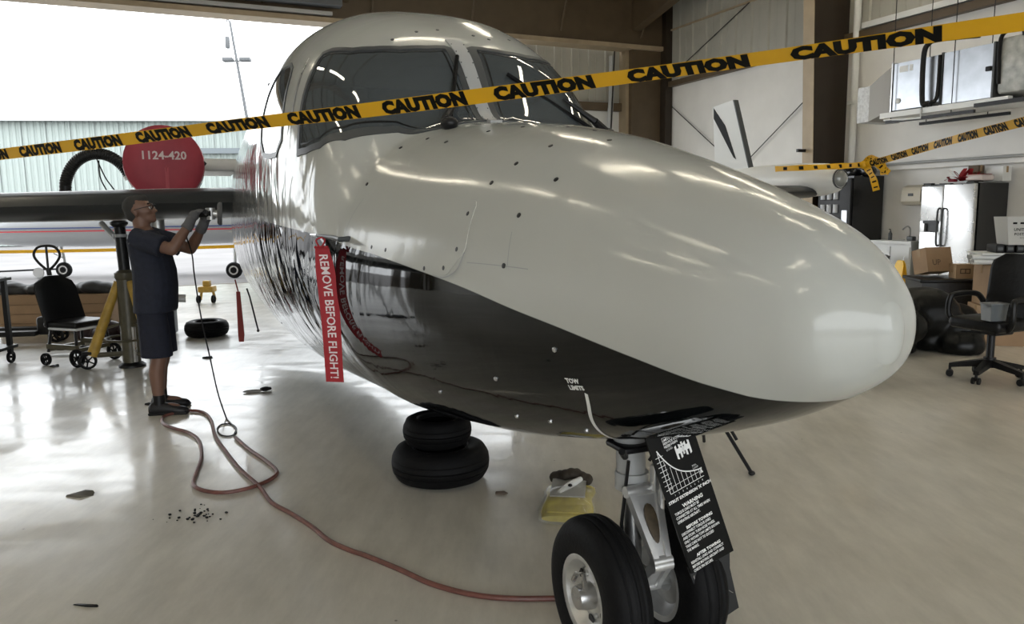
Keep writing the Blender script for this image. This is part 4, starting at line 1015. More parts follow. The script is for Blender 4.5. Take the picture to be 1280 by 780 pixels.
# air hose on the floor
def G2(x, y, z=.012): return (x, y, z)
M_HOSE = mat('red_brown_hose', (.15,.055,.042), .45, noise=.25, nscale=20)
hp_pts = HOSE_PTS
ah = thing('air_hose', 'long red-brown air hose looped on the floor behind the nose wheel', 'hose')
mb = MB(); pp = catmull(hp_pts, 8); mb.tube(pp, .0115, 8); mb.build('hose_tube', M_HOSE, ah)
mb = MB(); e = Vector(hp_pts[-1]); d_ = (e - Vector(hp_pts[-2])).normalized(); mb.tube([e - d_*.03, e + d_*.05], .017, 8); mb.build('hose_coupler', M_STEEL, ah)
cbl = tag(MB().tube(catmull(CORD_PTS, 8), .0055, 6).build('power_cord', M_BLKP), 'thin black cord hanging from the polisher to a coil on the floor', 'cord')

# litter on the floor
def scrap(name, label, c, pts, m, h=.006, cat='scrap'):
    mb = MB(); k = len(pts)
    zz = [h*(1 + 1.2*math.sin(i*2.3)) for i in range(k)]
    vs = [(p[0], p[1], .001) for p in pts] + [(p[0]*.9, p[1]*.9, .003 + z) for p, z in zip(pts, zz)] + [(0, 0, h*1.6)]
    mb.add(vs, [(i,(i+1)%k,k+(i+1)%k,k+i) for i in range(k)] + [(k+i,k+(i+1)%k,2*k) for i in range(k)] + [tuple(reversed(range(k)))])
    o = mb.build(name, m, None, True, 50, c); return tag(o, label, cat)
scrap('dried_leaf', 'curled dry leaf on the pale floor', (-2.43,4.09,0), [(-.07,-.03),(.02,-.05),(.08,-.02),(.06,.03),(0,.05),(-.05,.03)], mat('leaf_grey', (.10,.09,.07), .8), .007, 'leaf')
scrap('cable_tie', 'small dark strip of plastic on the floor near the camera', (-1.72,2.86,0), [(-.06,.01),(0,-.006),(.05,-.01),(.05,0),(0,.008),(-.05,.022)], M_BLKP, .003)
scrap('floor_chip', 'thin brown chip on the floor beyond the tyre pile', (-.075,4.02,0), [(-.03,-.02),(.02,-.025),(.04,0),(.02,.02),(-.03,.02)], mat('chip_brown', (.16,.12,.09), .8), .003)
rg = thing('polishing_rag', 'dark tipped pale rag lying on the floor under the fuselage', 'rag', (-2.22, 6.5, 0), .3)
mb = MB(); mb.ball((-.05,0,.012), (.09,.035,.012)); mb.build('rag_cloth', mat('rag_pale', (.30,.29,.27), .9), rg)
mb = MB(); mb.ball((.05,.01,.022), (.045,.035,.02)); mb.ball((.085,.02,.02), (.02,.02,.014)); mb.build('rag_tip', M_BLKP, rg)
mb = MB()
rr_ = random.Random(3)
for k in range(46):
    a = rr_.uniform(0, 6.28); d = abs(rr_.gauss(0, .09)); r = rr_.uniform(.003, .010)
    mb.ball((-1.63 + d*math.cos(a), 3.78 + d*math.sin(a)*.8, r*.5), (r, r*.8, r*.6), 6, 4)
o = mb.build('grit', M_BLKP); o['kind'] = 'stuff'; tag(o, 'scattered black grit inside the hose loop', 'grit')
for nm, lb, x, y, s in (('floor_clip', 'small black clip on the floor left of the jack wheels', -5.25, 8.75, .09), ('floor_bolt', 'small dark lump on the floor in front of the jack wheels', -4.75, 7.75, .05), ('floor_plug', 'tiny black plug on the floor beside the standing man shoes', -2.98, 6.1, .05), ('floor_clamp', 'small black clamp on the floor between the man and the flat tyre', -3.3, 8.1, .06)):
    scrap(nm, lb, (x, y, 0), [(-s,-.01),(0,-.03),(s,-.005),(s*.6,.025),(-s*.4,.03)], M_BLKP, .012)
scrap('paper_sheet', 'crumpled white paper on the floor beside the rolling chair', (-5.02,8.35,0), [(-.17,-.04),(.1,-.06),(.2,0),(.12,.06),(-.1,.07)], M_WHITE, .012, 'paper')

# stand legs under the far side of the belly
sd = thing('folding_stand', 'thin black folding stand leaning under the far side of the nose', 'stand', (1.38, 4.25, 0))
mb = MB(); mb.tube([(0,0,.012),(-.26,.22,.48)], .011, 8); mb.ball((0,0,.014), (.02,.02,.014)); mb.build('leg', M_BLKM, sd)
mb = MB(); mb.tube([(-.05,.14,.17),(-.22,.22,.48)], .010, 8); mb.build('brace', M_BLKM, sd)
mb = MB(); mb.tube([(-.26,.22,.48),(-.12,.62,.012)], .011, 8); mb.build('leg', M_BLKM, sd)
mb = MB(); mb.tube([(-.26,.22,.48),(-.55,.25,.012)], .011, 8); mb.build('leg', M_BLKM, sd)
mb = MB(); mb.rbox((-.26,.22,.49), (.10,.10,.03), .01); mb.build('stand_head', M_BLKM, sd)

# ------------------------------------------------------------ caution tapes
def caution(name, label, P, w, period, phase, tw, group, msgs=True, fold=0.0):
    pts = catmull(P, 14)
    cum = [0]
    for a, b in zip(pts[:-1], pts[1:]): cum.append(cum[-1] + (b-a).length)
    T = cum[-1]
    def at(d):
        d = min(max(d, 0), T - 1e-5); i = max(0, min(np.searchsorted(cum, d) - 1, len(pts)-2)); t = (d - cum[i])/(cum[i+1]-cum[i])
        p = pts[i].lerp(pts[i+1], t); tg = (pts[i+1]-pts[i]).normalized()
        s = Vector((tg.y, -tg.x, 0)).normalized(); q = s.cross(tg)
        if q.z < 0: q = -q
        a = tw(d/T); return p, q*math.cos(a) + s*math.sin(a), s*math.cos(a) - q*math.sin(a)
    N = int(T/.03); L_, R_ = [], []
    for i in range(N+1):
        p, d, nn = at(T*i/N); L_.append(p + d*w/2); R_.append(p - d*w/2)
    k = N + 1; mb = MB(); mb.add(L_ + R_, [(i,i+1,k+i+1,k+i) for i in range(N)])
    o = mb.build(name, M_YEL); tag(o, label, 'tape', group)
    vs, fs = text_mesh('CAUTION', w*1.02, 'LEFT', 0, 1.08, w*.085)
    mx = max(v.x for v in vs); d0 = phase; yc = (max(v.y for v in vs)+min(v.y for v in vs))/2; ys = (max(v.y for v in vs)-min(v.y for v in vs))
    while d0 + period < T:
        mb = MB()
        for side in (1, -1):
            out = []
            for v in vs:
                u = v.x/mx
                dd_ = d0 + period*.76*(u if side > 0 else 1-u); p, d, nn = at(dd_); out.append(p + d*(v.y-yc)/ys*w*.97 + nn*.0012*side)
            mb.add(out, fs)
        d0 += period
        mb.build('tape_lettering', M_BLKPRINT, o, False)['kind'] = 'stuff'
    return o
caution('caution_tape', 'long yellow caution tape stretched across in front of the cockpit', TAPE1, .052, .43, .12, lambda t: .95*min(1,max(0,t*1.3-.2)) + .12*math.sin(t*23), 'caution tapes')
caution('caution_tape', 'yellow caution tape running from the knot on the far tip tank to the right', TAPE2, .075, .50, .1, lambda t: .25 + .3*math.sin(t*11), 'caution tapes')
k_ = thing('tape_knot', 'knotted bunch of yellow caution tape with hanging ends on the far tip tank', 'tape', TAPE2[0], 0)
for i, P in enumerate(([(0,0,.02),(.04,-.03,-.06),(.10,-.03,-.16),(.15,-.02,-.30)], [(0,0,.02),(.10,-.05,.06),(.20,-.04,-.02),(.22,-.03,-.12)], [(0,0,.02),(.06,-.04,.08),(.14,-.05,.0),(.28,-.04,-.10)], [(-.02,0,.0),(-.25,.02,-.01),(-.6,.05,-.02),(-1.0,.1,-.03)])):
    pts = catmull(P, 5); w = .075; mb = MB(); k = len(pts)
    L_, R_ = [], []
    for j, p in enumerate(pts):
        t = (pts[min(j+1,k-1)] - pts[max(j-1,0)]).normalized(); s = Vector((t.z*.8, .3, -t.x*.8)).normalized(); a = math.sin(j*.6+i)*.5
        s = s*math.cos(a) + Vector((0,1,0))*math.sin(a)*.6
        L_.append(p + s*w/2); R_.append(p - s*w/2)
    mb.add(L_ + R_, [(j,j+1,k+j+1,k+j) for j in range(k-1)]); e_ = mb.build('tape_end', M_YEL, k_)
    mb = MB()
    for j in range(1, k-1, 2):
        a, b = (L_[j]*.8+R_[j]*.2), (L_[j]*.2+R_[j]*.8); c_ = (pts[j+1]-pts[j])*.55; nn = Vector((0,-.003,0))
        mb.add([a+nn, b+nn, b+c_+nn, a+c_+nn], [(0,1,2,3)])
    o = mb.build('tape_print', M_BLKPRINT, e_, False); o['kind'] = 'stuff'
mb = MB(); mb.ball((0,0,0), (.05,.04,.05), 10, 7); mb.build('knot', M_YEL, k_)
for (x, y, z), lb in ((TAPE1[0], 'grey post out on the left carrying the long caution tape'), (TAPE1[-1], 'grey post at the near right carrying the long caution tape'), (TAPE2[-1], 'grey post further right carrying the second caution tape')):
    s = thing('barrier_post', lb, 'post', (x, y + .03, 0))
    mb = MB(); mb.lathe([(.18,0),(.18,.03),(.03,.06)], n=20); mb.build('base', M_BLKM, s); mb = MB(); mb.tube([(0,0,.05),(0,0,z + .05)], .022, 10); mb.build('pole', M_GREYP, s)
# ============================================================ LEFT SIDE: jack, chair, pallet truck, boxes
def bolt_wheel(mb_parent, c, r, w, axis, m=M_RUB, spokes=5, name='wheel'):
    mb = MB(); mb.lathe([(r*.72,-w/2),(r*.95,-w/2),(r,-w*.3),(r,w*.3),(r*.95,w/2),(r*.72,w/2),(r*.72,-w/2)], c, axis, 24, caps=False)
    a = Vector(axis).normalized(); u = a.orthogonal().normalized(); v = a.cross(u)
    mb.cyl(Vector(c)-a*w*.6, Vector(c)+a*w*.6, r*.2, None, 10)
    for k in range(spokes):
        t = 2*math.pi*k/spokes; d = u*math.cos(t)+v*math.sin(t); mb.cyl(Vector(c)+d*r*.15, Vector(c)+d*r*.76, r*.09, None, 6)
    return mb.build(name, m, mb_parent)
M_OLIVE = mat('olive_steel', (.085,.075,.045), .4, noise=.2, nscale=14)
jk = thing('wing_jack', 'yellow tripod jack with dark column standing under the wing', 'jack', (-3.93, 7.72, 0))
mb = MB(); mb.tube([(0,0,.02),(0,0,.95)], .088, 20); mb.lathe([(.088,.90),(.10,.92),(.10,.97),(.06,1.0)], n=20); mb.build('cylinder', M_OLIVE, jk)
mb = MB(); mb.tube([(0,0,.95),(-.02,0,1.47)], .055, 16); mb.lathe([(.055,1.43),(.085,1.46),(.085,1.48),(.03,1.505)], (-.02,0,0), n=16); mb.build('ram', M_BLKM, jk)
mb = MB(); mb.lathe([(.02,0),(.13,0),(.13,.02),(.09,.05)], n=20); mb.build('foot', M_BLKM, jk)
mb = MB(); mb.tube([(.075,-.07,.06),(.075,-.07,.42)], .022, 10); mb.build('pump_tube', M_STEEL, jk)
mb = MB(); mb.tube([(-.02,-.02,1.28),(-.26,.12,1.47)], .03, 8); mb.tube([(-.02,0,1.33),(-.02,0,1.36)], .07, 14); mb.build('pad_brace', M_GREYP, jk)
for a in (200, 330, 85):
    d = Vector((math.cos(R(a)), math.sin(R(a)), 0)); e = d*.36
    mb = MB(); mb.tube([d*.07 + Vector((0,0,.88)), e + Vector((0,0,.14))], [.040,.055], 12); mb.build('leg', M_YELP, jk)
    mb = MB(); mb.tube([d*.09 + Vector((0,0,.14)), e + Vector((0,0,.14))], .026, 8); mb.tube([d*.08 + Vector((0,0,.45)), d*.25 + Vector((0,0,.40))], .014, 6); mb.build('brace', M_OLIVE, jk)
    c = e*1.12 + Vector((0,0,.085)); bolt_wheel(jk, c, .085, .04, d.cross(Vector((0,0,1))), M_RUB, 5)
    mb = MB(); mb.rbox(e*1.08 + Vector((0,0,.17)), (.10,.10,.03), .01); mb.build('fork', M_BLKM, jk)
mb = MB(); ring = [(.24*math.cos(t), .24*math.sin(t), .30) for t in np.linspace(0, 2*math.pi, 25)]; mb.tube(ring, .012, 6); mb.build('ring_bar', M_OLIVE, jk)

rc = thing('rolling_chair', 'black shell chair on a wheeled metal frame beside the yellow jack', 'chair', (-4.62, 7.98, 0), R(-20))
mb = MB()
rings = []
for k in range(9):
    t = k/8; z = .40 + .52*t; x0 = -.20 - .16*t; w = .24*(1 - .25*max(0,t-.6)/.4*0 ) * (1 if t < .75 else math.sqrt(max(.15, 1-((t-.75)/.27)**2))); cv_ = .05
    rings.append([(x0 + cv_*(abs(q)**2) , w*q, z + .0) for q in np.linspace(-1,1,9)] + [(x0 + .025 + cv_*(abs(q)**2), w*q, z) for q in np.linspace(1,-1,9)])
mb.loft(rings); mb.build('backrest', M_BLKP, rc, True, 50)
mb = MB(); mb.rbox((.02,0,.43), (.46,.46,.06), .03); mb.build('seat', M_BLKP, rc)
mb = MB(); mb.rbox((.02,0,.385), (.40,.40,.03), .02); mb.build('seat_pan', M_WHITE, rc)
for sx in (-1, 1):
    for sy in (-1, 1):
        mb = MB(); mb.tube([(.02+sx*.17,sy*.18,.38),(.02+sx*.20,sy*.21,.14)], .016, 8); mb.build('leg', M_BLKM, rc)
mb = MB(); mb.box((.02,-.205,.20), (.42,.035,.05)); mb.box((.02,.205,.20), (.42,.035,.05)); mb.box((.21,0,.17), (.03,.42,.04)); mb.box((-.17,0,.17), (.03,.42,.04)); mb.build('frame', M_OLIVE, rc, False)
for sx, sy, r in ((-1,-1,.065),(-1,1,.065),(1,-1,.095),(1,1,.095)):
    bolt_wheel(rc, (.02+sx*.22, sy*.23, r), r, .035, (0,1,0), M_RUB, 6)

pt = thing('pallet_truck', 'pallet truck with a dark loop handle standing behind the rolling chair', 'pallet truck', (-5.70, 9.35, 0), R(97))
mb = MB(); lp_ = catmull([(0,0,.88),(0,-.10,.98),(0,-.15,1.08),(0,-.10,1.17),(0,0,1.19),(0,.10,1.17),(0,.15,1.08),(0,.10,.98),(0,0,.88)], 5); mb.tube(lp_, .016, 8); mb.tube([(0,0,.9),(0,0,1.18)], .014, 8); mb.build('handle', M_BLKM, pt)
mb = MB(); mb.tube([(0,0,.9),(.0,-.10,.2)], .028, 10); mb.build('shaft', M_BLKM, pt)
mb = MB(); mb.rbox((.0,.02,.22), (.34,.22,.22), .04); mb.tube([(0,-.10,.2),(0,-.10,.42)], .05, 12); mb.build('pump', M_BLKM, pt)
bolt_wheel(pt, (-.07,-.05,.09), .09, .05, (1,0,0)); bolt_wheel(pt, (.07,-.05,.09), .09, .05, (1,0,0))
for s in (-1, 1):
    mb = MB(); mb.rbox((s*.19,.55,.14), (.15,.9,.06), .02); mb.build('fork', M_BLKM, pt)
    bolt_wheel(pt, (s*.19,.9,.055), .05, .06, (1,0,0))

bx = thing('crate', 'big tan wooden crate on the floor at the left behind the chair', 'crate', (-6.05, 10.25, 0), R(3))
mb = MB(); mb.box((0,0,.27), (1.45,.55,.50)); mb.build('box_body', M_CARD, bx, False)
for k in range(4):
    mb = MB(); mb.box((0,-.29,.085+.125*k), (1.45,.02,.115)); mb.build('plank', M_CARD, bx, False)
mb = MB(); mb.box((-.55,0,.015), (.1,.5,.03)); mb.box((.55,0,.015), (.1,.5,.03)); mb.build('skid', M_CARD, bx, False)
mb = MB()
for k in range(14):
    mb.ball((-1.0+.12*k - .0, .05*math.sin(k*2.1), .57 + .03*math.sin(k*1.3)), (.16,.22,.09), 10, 6)
me = fuse(mb, 'cover', mat('dusty_black_sheet', (.028,.029,.030), .6), .022); cv2 = link('black_sheet', me, None, (-5.95,10.23,.0)); tag(cv2, 'lumpy dark sheet thrown over the tan crate', 'sheet')
mb = MB()
for k in range(9):
    mb.ball((.11*k-.45, .08*math.sin(k*1.9), .10+.05*math.sin(k*2.7)), (.13,.15,.11+.03*math.sin(k)), 10, 7)
me = fuse(mb, 'bag', mat('maroon_black_bag', (.030,.014,.016), .5), .016); b_ = link('cloth_bags', me, None, (-4.85, 9.35, 0)); tag(b_, 'slumped dark maroon bag on the floor in front of the crate', 'bag')
tb2 = thing('tool_box', 'dark blue tool box with an open lid hoop behind the jack', 'tool box', (-4.65, 9.75, 0), R(8))
mb = MB(); mb.rbox((.10,0,.19), (.34,.28,.36), .03); mb.build('body', mat('dark_blue_plastic', (.02,.028,.05), .45), tb2)
mb = MB(); mb.rbox((.10,0,.385), (.36,.30,.03), .01); mb.build('lid', M_BLKP, tb2)
mb = MB(); mb.tube(catmull([(-.24,-.02,.10),(-.26,-.02,.36),(-.12,-.02,.47),(.08,-.02,.46),(.2,-.02,.40)], 6), .012, 8); mb.build('hoop_handle', M_BLKM, tb2)
mb = MB(); mb.rbox((-.10,-.05,.18), (.16,.12,.30), .04); mb.build('white_jug', M_WHITE, tb2)

tc = thing('tool_cart', 'black tool cart with casters cut by the left edge of the view', 'cart', (-5.33, 7.55, 0), R(4))
for x in (-.55, 0):
    for y in (0, .45):
        mb = MB(); mb.box((x,y,.52), (.045,.045,.80)); mb.build('post', M_BLKM, tc, False)
        mb = MB(); mb.box((x,y,.12), (.04,.04,.05)); mb.build('caster_fork', M_BLKM, tc, False); bolt_wheel(tc, (x,y,.065), .065, .03, (1,0,0), M_RUB, 0, 'caster')
for z in (.18, .90):
    mb = MB(); mb.box((-.275,.225,z), (.66,.56,.03)); mb.box((-.275,-.04,z+.03), (.66,.02,.07)); mb.build('shelf', M_BLKP, tc, False)
ts = thing('axle_stand', 'small yellow wheeled stand on the apron edge beyond the hanging strap', 'stand', (-5.35, 13.3, 0))
mb = MB(); mb.rbox((0,0,.24), (.26,.22,.10), .02); mb.rbox((0,0,.34), (.12,.12,.10), .02); mb.build('body', M_YELP, ts)
for s in (-1, 1):
    mb = MB(); mb.tube([(s*.10,0,.2),(s*.13,0,.05)], .025, 8); mb.build('leg', M_YELP, ts); bolt_wheel(ts, (s*.13,-.08,.07), .07, .04, (1,0,0))

# ============================================================ THE MAN (local +X = the way he faces)
man = thing('person', 'man in navy shirt and shorts with grey gloves polishing the jet side', 'person', (-2.78, 5.92, 0), R(6))
def limb(mb, pts, rad, n=14): mb.tube(pts, rad, n); mb.ball(pts[0], rad[0], n, 8); mb.ball(pts[-1], rad[-1], n, 8)
def ell_loft(mb, rows, n=20, p=2.3):
    """rows: (x, y, z, half depth x, half width y)"""
    rings = []
    for x, y, z, a, b in rows:
        g = []
        for k in range(n):
            t = 2*math.pi*k/n; c, s = math.cos(t), math.sin(t)
            g.append((x + a*math.copysign(abs(c)**(2/p), c), y + b*math.copysign(abs(s)**(2/p), s), z))
        rings.append(g)
    mb.loft(rings)
HX, HZ = -.075, 1.575          # head centre
LEGS = ((-1, .03), (1, -.035))
tilt = R(-14)                  # chin up
def hd(p):
    x, y, z = p; c, q = math.cos(tilt), math.sin(tilt)
    return (HX + x*c + z*q, y, HZ - x*q + z*c)
mb = MB()
def hb(c, r, n=16, m=12):
    c = Vector(hd(c)); q = MB(); q.ball((0,0,0), r, n, m); rot = Matrix.Rotation(tilt, 3, 'Y')
    mb.add([rot @ Vector(v) + c for v in q.v], q.f)
hb((-.012,0,.035), (.098,.078,.090)); hb((.030,0,.00), (.068,.066,.085)); hb((.040,0,-.060), (.052,.050,.045)); hb((.075,0,-.085), (.024,.026,.022))
hb((.085,0,.028), (.022,.052,.016)); hb((.102,0,-.012), (.014,.013,.026)); hb((.114,0,-.026), (.015,.017,.012)); hb((.088,0,-.052), (.016,.024,.008)); hb((.086,0,-.066), (.014,.020,.008))
for s in (-1, 1):
    hb((.075,s*.035,-.015), (.022,.024,.022)); hb((-.008,s*.078,-.008), (.018,.010,.032)); hb((-.016,s*.084,.004), (.014,.008,.018))
mb.tube([(HX-.01,0,HZ-.03),(-.055,0,1.38)], [.058,.066], 14)
# trunk, hips
ell_loft(mb, [(-.02,0,.80,.105,.165),(-.02,0,.92,.115,.175),(-.01,0,1.05,.115,.160),(-.015,0,1.20,.115,.170),(-.04,0,1.34,.105,.185),(-.05,0,1.41,.075,.135),(-.05,0,1.45,.05,.07)])
SH = [(-.045,-.175,1.375),(-.045,.175,1.375)]
ARM = [[SH[0],(.215,-.225,1.285),(.33,-.155,1.475)], [SH[1],(.22,.20,1.27),(.37,.055,1.46)]]
for a in ARM:
    limb(mb, [a[0], Vector(a[0]).lerp(Vector(a[1]), .5), a[1]], [.058,.054,.043]); limb(mb, [a[1], Vector(a[1]).lerp(Vector(a[2]), .35), a[2]], [.043,.045,.029])
for s, fx in LEGS:
    hip, kn, an = (-.02, s*.085, .86), (fx*.6+.01, s*.112, .47), (fx-.03, s*.12, .09)
    limb(mb, [hip, kn], [.085,.060]); limb(mb, [kn, (fx*.8-.03, s*.115, .33), an], [.058,.060,.038])
    mb.ball((fx+.03, s*.12, .05), (.11,.04,.04)); 
me = fuse(mb, 'body', M_SKIN, .009, 3); body = link('body', me, man)
# shirt with short sleeves
mb = MB()
ell_loft(mb, [(-.015,0,.80,.150,.205),(-.01,0,.84,.152,.205),(.0,0,1.0,.155,.195),(.0,0,1.12,.152,.192),(-.02,0,1.25,.142,.196),(-.045,0,1.35,.125,.205),(-.05,0,1.415,.085,.145),(-.05,0,1.435,.070,.085)])
for a in ARM:
    A_, B_ = Vector(a[0]), Vector(a[1]); d = (B_-A_); mb.tube([A_ - d*.15, A_ + d*.25, A_ + d*.74], [.072,.080,.086], 16)
me = fuse(mb, 'shirt', M_NAVY, .010, 2); link('shirt', me, man)
mb = MB(); ell_loft(mb, [(-.02,0,.80,.135,.180),(-.02,0,.86,.142,.190),(-.02,0,.93,.138,.186)])
for s, fx in LEGS:
    mb.loft([[(x + .108*rr*math.cos(t), y + .088*rr*math.sin(t), z) for t in [2*math.pi*k/18 for k in range(18)]] for x, y, z, rr in ((-.02,s*.092,.86,1.0),(fx*.45-.015,s*.108,.66,1.06),(fx*.65-.01,s*.118,.455,1.10))])
me = fuse(mb, 'shorts', M_NAVY2, .010, 2); link('shorts', me, man)
for s, fx in LEGS:
    mb = MB(); mb.tube([(fx-.03, s*.12, .08),(fx-.03, s*.12, .155)], [.046,.045], 14); sh_s = mb.build('sock', M_BLKP, man)
    mb = MB()
    rings = []
    for x, w, h in ((-.105,.030,.075),(-.08,.040,.100),(-.03,.043,.105),(.04,.046,.085),(.11,.050,.065),(.16,.042,.055),(.185,.02,.04)):
        rings.append([(fx + x, s*.125 + w*math.cos(t), max(.0, h*.5 + h*.5*math.sin(t)*1.05)) for t in [2*math.pi*k/16 for k in range(16)]])
    mb.loft(rings); sh = mb.build('shoe', mat('black_shoe', (.010,.010,.012), .5), man, True, 60)
    mb = MB(); mb.rbox((fx+.04, s*.125, .011), (.295,.096,.022), .045, 4)
    mb.build('sole', M_BLKP, sh)
# hair, glasses, eyes
mb = MB()
hb((-.026,0,.044), (.093,.079,.087)); hb((-.050,0,-.002), (.064,.074,.070)); hb((.015,0,.082), (.07,.060,.046))
me = fuse(mb, 'hair', mat('short_grey_black_hair', (.030,.029,.028), .8, bump=.6, bscale=220), .008, 1); link('hair', me, man)
mb = MB()
for s in (-1, 1):
    c = Vector(hd((.106, s*.034, .012))); mb.tube([c + Vector((0, .024*math.cos(t), .019*math.sin(t))) for t in np.linspace(0, 2*math.pi, 17)], .0028, 6)
    mb.tube([hd((.106,s*.058,.014)), hd((.06,s*.078,.016)), hd((-.01,s*.086,.014))], .0028, 6)
mb.tube([hd((.108,-.011,.014)), hd((.112,0,.017)), hd((.108,.011,.014))], .0028, 6); mb.build('glasses', M_BLKM, man)
mb = MB()
for s in (-1, 1):
    mb2 = MB(); mb2.ball(hd((.092,s*.034,.008)), .012, 10, 7); mb2.build('eye', mat('eye_white', (.6,.58,.55), .3), man)
mb = MB()
for s in (-1, 1): mb.tube([hd((.098,s*.018,.036)), hd((.10,s*.036,.042)), hd((.086,s*.054,.036))], .004, 6)
mb.build('eyebrows', M_BLKP, man)
mb = MB(); mb.tube([hd((.0935,-.020,-.060)), hd((.1035,0,-.059)), hd((.0935,.020,-.060))], .0022, 6); mb.build('lip_line', mat('lips', (.16,.06,.05), .5), man)
# gloved hands closed around the polisher
PC = Vector((.43, -.035, 1.545))           # polisher body centre
def hand(a, palm, fdir, curl, thumb, name):
    """glove: palm, four curled fingers of unequal length, thumb from the side of the palm"""
    mb = MB(); wr_, pc = Vector(a[2]), Vector(palm); fd = Vector(fdir).normalized(); cu = Vector(curl).normalized(); side = fd.cross(cu).normalized()
    mb.tube([Vector(a[1]).lerp(wr_, .80), wr_, pc - fd*.03], [.044,.040,.038], 14)
    mb.ball(pc, .040, 12, 8); mb.tube([pc - side*.024 - fd*.02, pc + side*.024 - fd*.02], .026, 10); mb.tube([pc - side*.026 + fd*.03, pc + side*.026 + fd*.03], .022, 10)
    for i, (o, L_) in enumerate(((-.036,.070),(-.012,.080),(.012,.076),(.034,.060))):
        b = pc + side*o + fd*.030; k1 = b + fd*L_*.45 + cu*L_*.12; k2 = k1 + fd*L_*.12 + cu*L_*.40; k3 = k2 - fd*L_*.22 + cu*L_*.22
        mb.tube([b, k1, k2, k3], [.0125,.0120,.0110,.0095], 10); mb.ball(k3, .0095, 8, 6); mb.ball(k1, .0120, 8, 6); mb.ball(k2, .011, 8, 6)
    b = pc + side*thumb*.030 - fd*.012; k1 = b + side*thumb*.022 + fd*.028 + cu*.012; k2 = k1 + fd*.022 + cu*.026 - side*thumb*.006
    mb.tube([b, k1, k2], [.0155,.0135,.0115], 10); mb.ball(k2, .0115, 8, 6); mb.ball(k1, .0135, 8, 6)
    link(name, fuse(mb, name, M_GLOVE, .0045, 1), man)
hand(ARM[0], (.355,-.120,1.535), (.55,.35,.75), (.6,.5,-.5), 1, 'glove')
hand(ARM[1], (.405,.035,1.520), (.55,-.55,.55), (.5,-.6,-.4), -1, 'glove')
# angle polisher (held: a thing of its own)
po = thing('angle_polisher', 'black angle polisher with a round pad held against the jet side', 'polisher', tuple(Matrix.Rotation(R(6),4,'Z') @ Vector((.40,-.06,1.535)) + Vector((-2.78,5.92,0))), R(6))
mb = MB(); mb.tube([(-.08,.015,.015),(.02,.02,.02),(.07,.02,.02)], [.028,.034,.040], 14); mb.build('motor_body', M_BLKP, po)
mb = MB(); mb.tube([(.06,.02,.06),(.06,.02,-.03)], [.036,.030], 14); mb.tube([(.05,.02,.02),(.115,.03,.015)], .028, 12); mb.build('gear_head', M_ALU, po)
mb = MB(); mb.lathe([(.02,-.01),(.07,-.008),(.085,.0),(.09,.012),(.085,.026),(.0,.028)], (.115,.03,.015), (1,.25,-.05), 24); mb.build('pad', M_GLOVE, po)
mb = MB(); mb.tube([(.05,.02,.02),(.05,-.10,.03)], [.012,.016], 10); mb.build('side_handle', M_BLKP, po)
# ============================================================ RIGHT SIDE
M_BLKGLOSS = mat('black_gloss', (.008,.008,.009), .22)
# refrigerator: local x along its front (to the right), -y out of the front
FRX, FRY = 7.16, 13.38
def right_local(ox, oy): return (ox, oy, 0), RANG
fr_ = thing('refrigerator', 'tall stainless side-by-side refrigerator with black side panel', 'refrigerator', (FRX, FRY, 0), RANG)
FWD, FDP, FHT = .98, .80, 1.86
mb = MB(); mb.box((FWD/2, FDP/2 + .06, FHT/2 + .04), (FWD, FDP - .08, FHT - .04)); mb.build('cabinet_body', M_BLKGLOSS, fr_, False)
xs_ = FWD*.43
M_RECESS = mat('recess_black', (.006,.006,.006), .35)
mb = MB()
mb.rbox((xs_/2, .03, FHT*.83), (xs_-.008, .075, FHT*.33), .012); mb.rbox((xs_/2, .03, FHT*.29 + .05), (xs_-.008, .075, FHT*.52), .012); mb.rbox((xs_*.12, .03, FHT*.61), (xs_*.22, .075, FHT*.13), .006); mb.rbox((xs_*.93, .03, FHT*.61), (xs_*.13, .075, FHT*.13), .006)
d1 = mb.build('freezer_door', M_STAIN, fr_, True, 40)
mb = MB(); mb.rbox(((xs_+FWD)/2, .03, FHT/2 + .06), (FWD-xs_-.008, .075, FHT - .10), .012); d2 = mb.build('fridge_door', M_STAIN, fr_, True, 40)
mb = MB(); mb.box((xs_*.52, .055, FHT*.61), (xs_*.72, .02, FHT*.15)); mb.box((xs_*.52, .0, FHT*.665), (xs_*.68, .05, .05)); mb.build('ice_dispenser', M_RECESS, d1, False)
for x, d in ((xs_ - .045, d1), (xs_ + .045, d2)):
    mb = MB(); mb.tube(catmull([(x,.0,FHT*.45),(x,-.06,FHT*.47),(x,-.07,FHT*.62),(x,-.06,FHT*.77),(x,.0,FHT*.79)], 5), .016, 8); mb.build('handle', M_DGREY, d)
mb = MB(); mb.box((FWD/2, .06, .04), (FWD-.02, .06, .08)); mb.build('kick_plate', M_BLKP, fr_, False)
mb = MB(); mb.box((.10,.05,FHT+.025),(.14,.10,.03)); mb.box((FWD-.1,.05,FHT+.025),(.14,.10,.03)); mb.box((xs_,.05,FHT+.02),(.2,.08,.02)); mb.build('hinge_cover', M_BLKP, fr_, False)
def rl(x, y, z=0.0):
    """right-wall furniture coordinates (origin at the refrigerator's front left foot)"""
    c, s = math.cos(RANG), math.sin(RANG); return Vector((FRX + c*x - s*y, FRY + s*x + c*y, z))
FT = FHT + .045
